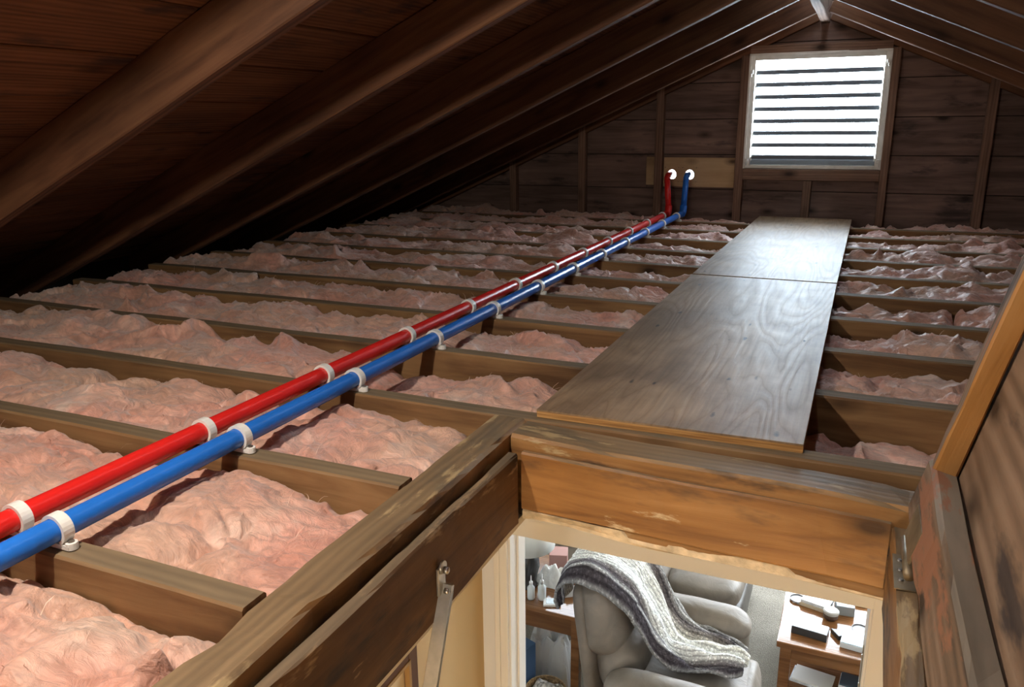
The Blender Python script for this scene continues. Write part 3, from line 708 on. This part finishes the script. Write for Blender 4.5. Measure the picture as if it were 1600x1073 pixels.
for (x0, x1) in ((DX0 - .048, DX0 - .006), (DX1 + .006, DX1 + .07)):
    b = MB(); b.box(x0, x1, YD - .018, YD, FL, DZ + .07); b.box(x0 + (.0 if x0 < -.5 else .046), x0 + (.018 if x0 < -.5 else .064), YD - .026, YD - .018, FL, DZ + .07)
    b.build('casing', M['whitepaint'], dr_, bevel=.003)
b = MB(); b.box(DX0 - .008, DX1 + .008, YD - .018, YD, DZ + .006, DZ + .07); b.build('head_casing', M['whitepaint'], dr_, bevel=.003)
b = MB(); b.box(DX0, DX0 + .007, YD + .045, YD + .085, FL, DZ); b.build('door_stop', M['whitepaint'], dr_, bevel=.001)
pl_ = MB(); pl_.prism([(.022 * math.cos(a), (.055 if math.sin(a) > 0 else -.055) + .022 * math.sin(a)) for a in [2 * math.pi * k / 24 for k in range(24)]], 0, .002, lambda a, c, d: (DX1 - d, YD + .05 + a, -.80 + c))
pl_.build('strike_plate', M['brass'], dr_)
for zz in (-.755, -.845):
    b = MB(); b.lathe([(.005, 0), (.004, .002)], (DX1 - .002, YD + .05, zz), 12, Matrix.Rotation(-math.pi / 2, 3, 'Y')); b.build('plate_screw', M['screw'], dr_)
# living room shell with a lit window in the far wall
RYF = 6.6
b = MB(); b.box(-3.2, -3.1, YD + .11, RYF, FL, ZC); tag(b.build('wall_room_left', M['pale']), 'pale living room wall behind the end table', kind='structure')
b = MB(); b.box(2.5, 2.6, YD + .11, RYF, FL, ZC); tag(b.build('wall_room_right', M['pale']), 'pale living room wall beyond the coffee table', kind='structure')
wx0, wx1, wz0, wz1 = -1.3, 1.9, -1.75, -.50
b = MB(); b.box(-3.2, wx0, RYF, RYF + .1, FL, ZC); b.box(wx1, 2.6, RYF, RYF + .1, FL, ZC); b.box(wx0, wx1, RYF, RYF + .1, FL, wz0); b.box(wx0, wx1, RYF, RYF + .1, wz1, ZC)
tag(b.build('wall_room_far', M['pale']), 'pale living room wall around its large window', kind='structure')
w2 = struct('window_2', 'large bright window of the living room')
paneM = plain('daylit_pane', (.9, .95, 1.), .2, emit=((.82, .91, 1.), ROOM_GLOW))
nw = 4
for i in range(nw):
    a = wx0 + (wx1 - wx0) * i / nw; c = wx0 + (wx1 - wx0) * (i + 1) / nw
    b = MB(); b.box(a + .03, c - .03, RYF + .04, RYF + .05, wz0 + .03, wz1 - .03); b.build('pane', paneM, w2)
b = MB()
for i in range(nw + 1):
    a = wx0 + (wx1 - wx0) * i / nw; b.box(a - .03, a + .03, RYF + .02, RYF + .09, wz0, wz1)
b.box(wx0, wx1, RYF + .02, RYF + .09, wz0, wz0 + .03); b.box(wx0, wx1, RYF + .02, RYF + .09, wz1 - .03, wz1); b.build('window_frame', M['whitepaint'], w2)
# unseen ceiling lamp added behind the viewer to brighten the hall wall
hl = thing('hall_fill_lamp', 'added round opal lamp, unseen, brightening the hall behind the ladder', 'lamp', (-.25, -1.3, ZC))
b = MB(); b.lathe([(.15, 0), (.15, -.02), (.13, -.025)], (0, 0, 0), 32); b.build('lamp_base', M['whitepaint'], hl, True)
b = MB(); b.lathe([(.14, -.025), (.135, -.06), (.09, -.10), (.02, -.115)], (0, 0, 0), 32)
b.build('opal_shade', plain('opal_glass', (1, .95, .85), .4, emit=((1, .93, .80), HALL_FILL_W / (math.pi * .09))), hl, True)

# framed print on the hall wall
pf = thing('framed_print', 'brown framed print with dark arch on the cream hall wall', 'picture', (-.989, 1.37, -.93))
def pbox(b, y0, y1, z0, z1, x0, x1): b.box(x0, x1, y0, y1, z0, z1)
fw_ = .045
b = MB(); hy, hz = .185, .26
for (y0, y1, z0, z1) in ((-hy, -hy + fw_, -hz, hz), (hy - fw_, hy, -hz, hz), (-hy + fw_, hy - fw_, hz - fw_, hz), (-hy + fw_, hy - fw_, -hz, -hz + fw_)): b.box(.001, .024, y0, y1, z0, z1)
b.build('picture_frame', plain('frame_brown', (.10, .04, .018), .35), pf, bevel=.004)
b = MB()
for (y0, y1, z0, z1) in ((-hy + fw_ - .006, -hy + fw_ + .004, -hz + fw_ - .006, hz - fw_ + .006), (hy - fw_ - .004, hy - fw_ + .006, -hz + fw_ - .006, hz - fw_ + .006), (-hy + fw_, hy - fw_, hz - fw_ - .004, hz - fw_ + .006), (-hy + fw_, hy - fw_, -hz + fw_ - .006, -hz + fw_ + .004)): b.box(.012, .027, y0, y1, z0, z1)
b.build('frame_bead', plain('frame_gilt', (.35, .20, .07), .4), pf)
b = MB(); b.box(.004, .008, -hy + fw_, hy - fw_, -hz + fw_, hz - fw_); b.build('mat_board', plain('mat_cream', (.70, .58, .38), .8), pf)
b = MB()
prt = [(-.075, -.13), (.075, -.13), (.075, .06)] + [(.075 * math.cos(a), .06 + .075 * math.sin(a)) for a in [math.pi * k / 12 for k in range(1, 12)]] + [(-.075, .06)]
b.prism(prt, .008, .0095, lambda a, c, d: (d, a, c)); b.build('print', plain('print_ink', (.12, .075, .045), .8, var=.9, scale=60), pf)

# ------------------------------------------------------------------ furniture helpers
def puff(name, mat, parent, c, size, r, bulge=.02, seed=0, n=7, mw=None, wr=.006, taper=None):
    """Soft upholstered block: rounded box with bulging faces and small wrinkles."""
    bm = bmesh.new(); bmesh.ops.create_cube(bm, size=2.0); bmesh.ops.subdivide_edges(bm, edges=list(bm.edges), cuts=n, use_grid_fill=True)
    hx, hy, hz = size[0] / 2, size[1] / 2, size[2] / 2
    for v in bm.verts:
        q = v.co; p = Vector((q.x * hx, q.y * hy, q.z * hz)); inn = Vector((max(-hx + r, min(hx - r, p.x)), max(-hy + r, min(hy - r, p.y)), max(-hz + r, min(hz - r, p.z))))
        d_ = p - inn
        if d_.length > 1e-6:
            # square offset to round
            d_ = d_.normalized() * r
        p = inn + d_
        bl = bulge
        if abs(q.x) > .99: p.x += math.copysign(bl * (1 - q.y ** 2) * (1 - q.z ** 2), q.x)
        if abs(q.y) > .99: p.y += math.copysign(bl * (1 - q.x ** 2) * (1 - q.z ** 2), q.y)
        if abs(q.z) > .99: p.z += math.copysign(bl * (1 - q.x ** 2) * (1 - q.y ** 2), q.z)
        p += Vector((float(pn(p.y * 9, p.z * 9 + 3, seed)), float(pn(p.x * 9, p.z * 9 + 7, seed + 1)), float(pn(p.x * 9, p.y * 9, seed + 2)))) * wr
        if taper: p = taper(p)
        v.co = p
    me = bpy.data.meshes.new(name); bm.to_mesh(me); bm.free(); me.materials.append(mat)
    me.polygons.foreach_set('use_smooth', [True] * len(me.polygons))
    o = obj(name, me, parent, mw if mw is not None else Matrix.Translation(c))
    sd = o.modifiers.new('soften', 'SUBSURF'); sd.levels = 1; sd.render_levels = 1
    return o
def leather(name, col):
    m, nt, bs = new_mat(name); L = nt.links.new
    tc = N(nt, 'ShaderNodeTexCoord'); n = N(nt, 'ShaderNodeTexNoise', Scale=9., Detail=5, Distortion=.6); L(tc.outputs['Object'], n.inputs['Vector'])
    r = ramp(nt, [(.3, tuple(c * .8 for c in col)), (.7, tuple(c * 1.15 for c in col))]); L(n.outputs['Fac'], r.inputs['Fac']); L(r.outputs['Color'], bs.inputs['Base Color'])
    bp = N(nt, 'ShaderNodeBump', Strength=.35, Distance=.02); L(n.outputs['Fac'], bp.inputs['Height']); L(bp.outputs['Normal'], bs.inputs['Normal'])
    bs.inputs['Roughness'].default_value = .5; bs.inputs['Specular IOR Level'].default_value = .4
    return m
M['taupe'] = leather('taupe_leather', (.19, .16, .13)); M['taupe_d'] = leather('dark_sofa_leather', (.085, .075, .065))

# ------------------------------------------------------------------ recliner (faces +x)
rc = thing('recliner', 'taupe leather recliner with a knitted throw over its back', 'armchair', (-.75, 3.64, FL))
puff('base', M['taupe_d'], rc, (.0, 0, .20), (.66, .62, .34), .05, 0, 1)
puff('seat', M['taupe'], rc, (.12, 0, .40), (.66, .52, .20), .07, .03, 2)
puff('footrest', M['taupe'], rc, (.44, 0, .27), (.12, .54, .36), .05, .02, 3)
for sgn in (-1, 1):
    puff('armrest', M['taupe'], rc, (.10, sgn * .365, .33), (.60, .17, .56), .08, .015, 5 + sgn)
    puff('arm_pad', M['taupe'], rc, (.11, sgn * .365, .555), (.58, .20, .15), .07, .02, 9 + sgn)
BT = -.13
puff('back_shell', M['taupe'], rc, None, (.09, .58, .84), .04, .01, 21, mw=Matrix.Translation((-.325, 0, .57)) @ Matrix.Rotation(BT, 4, 'Y'))
puff('backrest', M['taupe'], rc, None, (.22, .60, .44), .10, .03, 22, mw=Matrix.Translation((-.265, 0, .82)) @ Matrix.Rotation(BT, 4, 'Y'))
puff('lumbar_cushion', M['taupe'], rc, None, (.22, .56, .30), .10, .03, 24, mw=Matrix.Translation((-.18, 0, .54)) @ Matrix.Rotation(BT, 4, 'Y'))
# knitted throw: a sheet laid over the back, down the front and across the seat
def throw():
    path = [(-.455, .88), (-.462, .96), (-.455, 1.04), (-.41, 1.115), (-.33, 1.135), (-.23, 1.10), (-.135, 1.01), (-.075, .88), (-.01, .74), (.06, .63), (.14, .585), (.24, .57), (.34, .565), (.42, .55)]
    yl = [-.33, -.345, -.355, -.36, -.36, -.34, -.30, -.27, -.24, -.21, -.18, -.15, -.11, -.06]
    yr = [.14, .16, .18, .20, .22, .235, .24, .245, .25, .255, .25, .24, .20, .14]
    nu, nv = 90, 60; tt = np.linspace(0, 1, len(path)); u = np.linspace(0, 1, nu + 1); v = np.linspace(0, 1, nv + 1)
    px = np.interp(u, tt, [p[0] for p in path]); pz = np.interp(u, tt, [p[1] for p in path]); a = np.interp(u, tt, yl); c = np.interp(u, tt, yr)
    for _ in range(3):
        px[1:-1] = (px[:-2] + 2 * px[1:-1] + px[2:]) / 4; pz[1:-1] = (pz[:-2] + 2 * pz[1:-1] + pz[2:]) / 4
    tx = np.gradient(px); tz = np.gradient(pz); ln = np.hypot(tx, tz); nx_, nz_ = -tz / ln, tx / ln
    U, V = np.meshgrid(u, v, indexing='ij')
    amp = np.interp(U, [0, .3, .55, .75, 1], [.006, .007, .014, .028, .035])
    fold = amp * (np.sin(V * 26 + 3 * pn(U * 4, V * 2, 301)) * .55 + 1.3 * pn(U * 7, V * 6, 302) + .5) + .004 * pn(U * 40, V * 40, 303)
    drop = -.10 * np.clip((.12 - V) / .12, 0, 1) ** 1.5 * np.interp(U, [0, .2, .45, .6, 1], [0, .6, .8, .3, .1]) - .08 * np.clip((V - .93) / .07, 0, 1) * np.interp(U, [0, .3, .7, 1], [0, .4, .5, .2])
    Xc = px[:, None] + nx_[:, None] * fold + .03 * pn(U * 5, V * 3, 305) * (U > .5); Zc = pz[:, None] + np.maximum(nz_, 0)[:, None] * fold + drop; Yc = a[:, None] + (c - a)[:, None] * V + .02 * pn(U * 6, V * 3, 304)
    vs = np.stack([Xc, Yc, Zc], -1).reshape(-1, 3); idx = np.arange((nu + 1) * (nv + 1)).reshape(nu + 1, nv + 1)
    fs = np.stack([idx[:-1, :-1], idx[1:, :-1], idx[1:, 1:], idx[:-1, 1:]], -1).reshape(-1, 4)
    me = bpy.data.meshes.new('knitted_throw'); me.from_pydata(vs.tolist(), [], fs.tolist())
    uv = me.uv_layers.new(name='cloth'); li = np.zeros(len(me.loops), int); me.loops.foreach_get('vertex_index', li)
    uvs = np.stack([U.reshape(-1), V.reshape(-1)], -1)[li]; uv.data.foreach_set('uv', uvs.reshape(-1).astype(np.float32))
    me.polygons.foreach_set('use_smooth', [True] * len(me.polygons))
    m, nt, bs = new_mat('marled_knit'); L = nt.links.new
    uvn = N(nt, 'ShaderNodeUVMap'); uvn.uv_map = 'cloth'; sep = N(nt, 'ShaderNodeSeparateXYZ'); L(uvn.outputs[0], sep.inputs[0])
    r = ramp(nt, [(.0, (.42, .42, .42)), (.03, (.07, .06, .07)), (.09, (.08, .07, .08)), (.115, (.55, .55, .55)), (.145, (.10, .085, .10)), (.19, (.22, .20, .21)), (.24, (.84, .84, .82)), (.50, (.88, .87, .82)), (.64, (.74, .70, .62)), (.72, (.22, .19, .17)), (.80, (.11, .095, .10)), (.86, (.45, .43, .40)), (.92, (.09, .08, .08)), (1., (.40, .38, .35))]); L(sep.outputs['Y'], r.inputs['Fac'])
    mp = N(nt, 'ShaderNodeMapping'); mp.inputs['Scale'].default_value = (150, 75, 1); L(uvn.outputs[0], mp.inputs['Vector'])
    vo = N(nt, 'ShaderNodeTexVoronoi', Scale=1.); L(mp.outputs[0], vo.inputs['Vector'])
    rv = ramp(nt, [(.0, 1.15), (.75, .75)]); L(vo.outputs['Distance'], rv.inputs['Fac'])
    wn = N(nt, 'ShaderNodeTexWhiteNoise'); L(vo.outputs['Color'], wn.inputs['Vector'])
    rw = ramp(nt, [(.0, .75), (.75, 1.0), (.95, 2.0)]); L(wn.outputs['Value'], rw.inputs['Fac'])
    col = mixc(nt, 1., r.outputs['Color'], rv.outputs['Color'], 'MULTIPLY'); col = mixc(nt, .6, col, mixc(nt, 1., col, rw.outputs['Color'], 'MULTIPLY'))
    L(col, bs.inputs['Base Color']); bs.inputs['Roughness'].default_value = .95; bs.inputs['Specular IOR Level'].default_value = .1
    rib = N(nt, 'ShaderNodeTexWave', Scale=7.5, Distortion=1.2); rib.bands_direction = 'Y'; L(uvn.outputs[0], rib.inputs['Vector'])
    rr_ = ramp(nt, [(.1, .62), (.5, 1.05)]); L(rib.outputs['Fac'], rr_.inputs['Fac']); L(mixc(nt, 1., col, rr_.outputs['Color'], 'MULTIPLY'), bs.inputs['Base Color'])
    bp = N(nt, 'ShaderNodeBump', Strength=.6, Distance=.012); bp.invert = True; L(vo.outputs['Distance'], bp.inputs['Height']); L(bp.outputs['Normal'], bs.inputs['Normal'])
    me.materials.append(m); o = obj('knitted_throw', me, None, Matrix.Translation((-.75, 3.64, FL)))
    so = o.modifiers.new('thick', 'SOLIDIFY'); so.thickness = .012; so.offset = 1
    tag(o, 'chunky knitted throw, cream with charcoal bands, draped over the recliner', 'blanket')
throw()

# ------------------------------------------------------------------ sofa behind the recliner
sf = thing('sofa', 'dark taupe leather sofa behind the recliner', 'sofa', (-1.15, 4.85, FL))
puff('base', M['taupe_d'], sf, (0, 0, .20), (1.42, .86, .32), .05, 0, 31)
for i, xx in enumerate((-.44, .0, .44)):
    puff('seat_cushion', M['taupe'], sf, (xx + .03, -.06, .42), (.44, .78, .18), .07, .02, 33 + i)
    puff('back_cushion', M['taupe_d'], sf, (xx, .36, .72), (.46, .20, .50), .08, .03, 37 + i)
puff('armrest', M['taupe_d'], sf, (-.76, 0, .36), (.20, .90, .62), .08, .02, 41)
puff('throw_pillow', M['taupe_d'], sf, (-.42, -.10, .66), (.46, .30, .36), .10, .05, 43)

# ------------------------------------------------------------------ end table, lamp and clutter
et = thing('end_table', 'brown wooden end table left of the recliner', 'table', (-1.53, 3.94, FL))
b = MB(); b.box(-.32, .32, -.285, .285, .575, .60); b.build('table_top', M['table'], et, bevel=.004)
for (y0, y1) in ((-.262, -.24), (.24, .262)):
    b = MB(); b.box(-.27, .27, y0, y1, .46, .574); b.build('apron', M['table'], et, bevel=.002)
for (x0, x1) in ((-.30, -.278), (.278, .30)):
    b = MB(); b.box(x0, x1, -.24, .24, .46, .574); b.build('apron', M['table'], et, bevel=.002)
for xx in (-.29, .29):
    for yy in (-.255, .255):
        b = MB(); b.box(xx - .024, xx + .024, yy - .024, yy + .024, 0, .574); b.build('leg', M['table'], et, bevel=.003)
TZ = FL + .60
lp = thing('table_lamp', 'dark vase table lamp with a white drum shade', 'lamp', (-1.61, 3.86, TZ))
b = MB(); b.lathe([(.06, 0), (.065, .015), (.05, .03), (.06, .07), (.075, .13), (.07, .19), (.045, .235), (.018, .26), (.012, .30)], (0, 0, 0), 28); b.build('lamp_base', plain('lamp_glaze', (.035, .034, .033), .25), lp, True)
b = MB(); b.lathe([(.165, .27), (.12, .47), (.118, .47), (.163, .27)], (0, 0, 0), 36); b.build('lamp_shade', plain('shade_linen', (.80, .80, .74), .8), lp, True)
def small(name, label, cat, loc, parts, rz=0, group=None):
    t = thing(name, label, cat, loc, group); t.rotation_euler.z = rz
    for nm, mb, mt, sm, bv in parts: mb.build(nm, mt, t, sm, bv)
    return t
whitep = plain('white_plastic_soft', (.72, .72, .70), .4); clearp = plain('clear_bottle', (.62, .66, .66), .15, spec=.7); tissue = plain('tissue', (.75, .74, .71), .9, bump=.5, scale=40)
pinkb = plain('pink_card', (.42, .22, .19), .6); tan = plain('tan_card', (.55, .46, .34), .7); darkp = plain('dark_plastic', (.035, .037, .04), .3); bluep = plain('blue_card', (.05, .10, .19), .5); paper = plain('printed_paper', (.62, .66, .70), .35, var=.25, scale=25); screen = plain('device_screen', (.40, .47, .50), .2, var=.2, scale=60)
b = MB(); b.box(-.055, .055, -.055, .055, 0, .12); small('tissue_box', 'small dusty pink box at the back of the end table', 'box', (-1.50, 4.10, TZ), [('carton', b, pinkb, False, .004)], .3)
b = MB(); b.lathe([(.046, 0), (.048, .11), (.05, .12), (.05, .135), (.046, .14)], (0, 0, 0), 24); b2 = MB(); b2.lathe([(.051, .118), (.051, .14), (.03, .143)], (0, 0, 0), 24)
small('lidded_tub', 'round tub with a white lid on the end table', 'tub', (-1.345, 4.06, TZ), [('tub_wall', b, plain('tub_grey', (.30, .30, .29), .3), True, 0), ('lid', b2, whitep, True, 0)])
for i, (x, y, h, r_, a, lab) in enumerate(((-1.535, 3.735, .12, .022, .25, 'clear squeeze bottle beside the lamp foot'), (-1.475, 3.755, .13, .024, -.3, 'squat clear bottle with dropper in front of the tissues'))):
    b = MB(); b.lathe([(r_ * .9, 0), (r_, .01), (r_, h * .62), (r_ * .45, h * .75), (r_ * .4, h * .8)], (0, 0, 0), 18); b2 = MB(); b2.lathe([(r_ * .5, h * .78), (r_ * .5, h * .92), (r_ * .15, h * .96), (r_ * .1, h * 1.25)], (0, 0, 0), 14)
    small('squeeze_bottle', lab, 'bottle', (x, y, TZ), [('bottle_body', b, clearp, True, 0), ('nozzle', b2, whitep, True, 0)], a)
def crumple(n, sx, sy, sz, seed):
    b = MB(); vs = []; fs = []
    for i in range(n + 1):
        for j in range(n + 1):
            u, v = i / n * 2 - 1, j / n * 2 - 1
            e = max(0, 1 - max(abs(u), abs(v)) ** 2)
            z_ = sz * (e ** .6) * (.75 + .40 * float(pn(u * 2.0 + seed, v * 2.0, seed))) + .02 * float(pn(u * 7, v * 7, seed + 1))
            vs.append((u * sx * (1 + .12 * float(pn(v * 3, seed, seed))), v * sy * (1 + .12 * float(pn(u * 3, seed + 4, seed))), max(z_, .0015)))
    for i in range(n):
        for j in range(n):
            a = i * (n + 1) + j; fs.append((a, a + n + 1, a + n + 2, a + 1))
    m0 = len(vs); b.add(vs, fs); b.add([(-sx, -sy, .0005), (sx, -sy, .0005), (sx, sy, .0005), (-sx, sy, .0005)], [(0, 3, 2, 1)])
    return b
tag(crumple(14, .085, .07, .13, 5).build('crumpled_bag', tissue, None, True, mw=Matrix.Translation((-1.485, 3.945, TZ))), 'crumpled clear plastic bag heaped on the end table', 'bag')
tag(crumple(10, .07, .03, .07, 9).build('rolled_sachet', tissue, None, True, mw=Matrix.Translation((-1.345, 3.86, TZ)) @ Matrix.Rotation(.6, 4, 'Z')), 'white plastic sachet lying against the crumpled bag', 'sachet')
b = MB(); b.box(-.05, .05, -.036, .036, 0, .014); b2 = MB(); b2.box(-.034, .034, -.024, .024, .014, .0155)
small('pocket_meter', 'small pale device with a screen at the end table edge', 'device', (-1.405, 3.735, TZ), [('case', b, whitep, False, .004), ('screen', b2, screen, False, 0)], .35)
b = MB(); b.box(-.035, .035, -.055, .055, 0, .05); small('dark_case', 'dark case beside the lidded tub on the end table', 'case', (-1.265, 3.98, TZ), [('case_shell', b, darkp, False, .006)], .2)
# below the table
b = MB(); b.box(-.10, .10, -.06, .06, 0, .40); small('blue_carton', 'blue carton standing under the end table', 'box', (-1.575, 3.60, FL), [('carton', b, bluep, False, .004)], -.35)
tag(crumple(16, .15, .10, .50, 15).build('white_bag', plain('white_bag_film', (.60, .60, .58), .5), None, False, mw=Matrix.Translation((-1.46, 3.86, FL))), 'white plastic bag slumped under the end table', 'bag')
bk = thing('wicker_basket', 'wicker basket filled with odds and ends under the end table', 'basket', (-1.36, 3.52, FL))
b = MB(); b.lathe([(.09, 0), (.105, .10), (.115, .20), (.108, .20), (.098, .10), (.085, .012)], (0, 0, 0), 28); b.build('basket_wall', plain('wicker', (.30, .19, .09), .7, var=.5, bump=1., scale=70), bk)
tag(crumple(14, .085, .085, .06, 21).build('crumpled_wrap', plain('wrap_mixed', (.45, .42, .38), .35, var=.9, scale=45), None, False, mw=Matrix.Translation((-1.36, 3.52, FL + .17))), 'crumpled patterned wrapping in the wicker basket', 'wrapping')

# ------------------------------------------------------------------ coffee table and what lies on it
ct = thing('coffee_table', 'wooden coffee table with lower shelf and shiny top', 'table', (.25, 4.50, FL))
b = MB(); b.box(-.45, .75, -.41, .41, .415, .45); b.build('table_top', M['table'], ct, bevel=.005)
for xx in (-.40, .70):
    for yy in (-.36, .36):
        b = MB(); b.box(xx - .03, xx + .03, yy - .03, yy + .03, 0, .414); b.build('leg', M['table'], ct, bevel=.003)
for yy in (-.37, .35):
    b = MB(); b.box(-.37, .67, yy, yy + .02, .33, .414); b.build('apron', M['table'], ct, bevel=.002)
for xx in (-.41, .69):
    b = MB(); b.box(xx, xx + .02, -.33, .33, .33, .414); b.build('apron', M['table'], ct, bevel=.002)
b = MB(); b.box(-.42, .72, -.38, .38, .10, .125); b.build('shelf', M['table'], ct, bevel=.003)
CZ = FL + .4505
b = MB(); b.box(-.095, .095, -.045, .045, 0, .045); b2 = MB(); b2.box(-.09, .09, -.042, .042, .045, .047)
small('flat_box', 'long dark box at the near edge of the coffee table', 'box', (-.035, 4.235, CZ), [('carton', b, darkp, False, .003), ('glossy_lid', b2, screen, False, 0)], -.12)
b = MB(); b.box(-.08, .08, -.06, .06, 0, .02); b2 = MB(); b2.box(-.075, .085, -.055, .06, .021, .04)
small('magazine_stack', 'stack of magazines at the back of the coffee table', 'magazines', (-.02, 4.54, CZ), [('magazine', b, tan, False, .002), ('magazine', b2, paper, False, .002)], -.25)
b = MB(); b.box(-.05, .05, -.07, .07, 0, .06); small('grey_box', 'grey box beside the magazine stack on coffee table', 'box', (.135, 4.555, CZ), [('carton', b, plain('grey_card', (.22, .23, .23), .5), False, .003)], .1)
b = MB(); b.lathe([(.03, 0), (.04, .012), (.042, .03), (.038, .04)], (0, 0, 0), 24); b2 = MB(); b2.lathe([(.044, .038), (.044, .052), (.036, .058), (.004, .059)], (0, 0, 0), 24)
small('lidded_jar', 'small round jar with pale lid on coffee table', 'jar', (.065, 4.43, CZ), [('jar_wall', b, plain('jar_brown', (.06, .035, .025), .4), True, 0), ('lid', b2, plain('jar_lid', (.36, .34, .31), .45), False, 0)])
for (x, y, lab) in ((-.125, 4.55, 'scalloped glass coaster at the far corner of coffee table'), (.225, 4.37, 'scalloped glass coaster nearer the door jamb on coffee table')):
    b = MB(); b.prism([((.042 + .005 * math.cos(a * 9)) * math.cos(a), (.042 + .005 * math.cos(a * 9)) * math.sin(a)) for a in [2 * math.pi * k / 54 for k in range(54)]], 0, .008, lambda a, c, d: (a, c, d)); b2 = MB(); b2.lathe([(.045, .008), (.047, .014), (.043, .014), (.041, .009)], (0, 0, 0), 36)
    small('coaster', lab, 'coaster', (x, y, CZ), [('disc', b, plain('coaster_glass', (.45, .47, .48), .15), False, 0), ('rim', b2, plain('coaster_rim', (.10, .09, .085), .4), False, 0)], 0, 'coasters on the coffee table')
b = MB(); b.prism([(-.035, .03), (.01, -.035), (.04, -.01), (.035, .035)], 0, .028, lambda a, c, d: (a, c, d)); small('card_wallet', 'small dark wallet between box and papers on coffee table', 'wallet', (.105, 4.26, CZ), [('wallet_shell', b, darkp, False, .003)])
b = MB(); b.box(-.085, .085, -.075, .075, 0, .03); b2 = MB(); b2.box(-.08, .08, -.07, .07, .0305, .034)
small('mask_box', 'pale blue paper packet at the near right of coffee table', 'packet', (.215, 4.235, CZ), [('carton', b, plain('pale_card', (.55, .58, .60), .5), False, .003), ('printed_top', b2, plain('blue_print', (.42, .58, .70), .3, var=.4, scale=14), False, 0)], -.1)
b = MB(); b.box(-.06, .06, -.05, .05, 0, .03); small('wooden_tray', 'small brown wooden tray at the back of the coffee table', 'tray', (.25, 4.68, CZ), [('tray_base', b, M['table'], False, .006)], .1)
SZ = FL + .1255
b = MB(); b.box(-.11, .11, -.07, .07, 0, .012); b2 = MB(); b2.box(-.10, .115, -.065, .072, .0125, .022)
small('paper_stack', 'loose white papers on the shelf under the coffee table', 'papers', (.0, 4.27, SZ), [('paper_sheet', b, paper, False, 0), ('paper_sheet', b2, whitep, False, 0)], -.15)
b = MB(); b.box(-.07, .07, -.06, .06, 0, .07); b2 = MB(); b2.box(-.066, .066, -.056, .056, .0705, .08)
small('shelf_box', 'white box with dark top on the coffee table shelf', 'box', (.215, 4.24, SZ), [('carton', b, whitep, False, .003), ('dark_top', b2, plain('dark_print', (.06, .09, .12), .3), False, 0)], -.1)
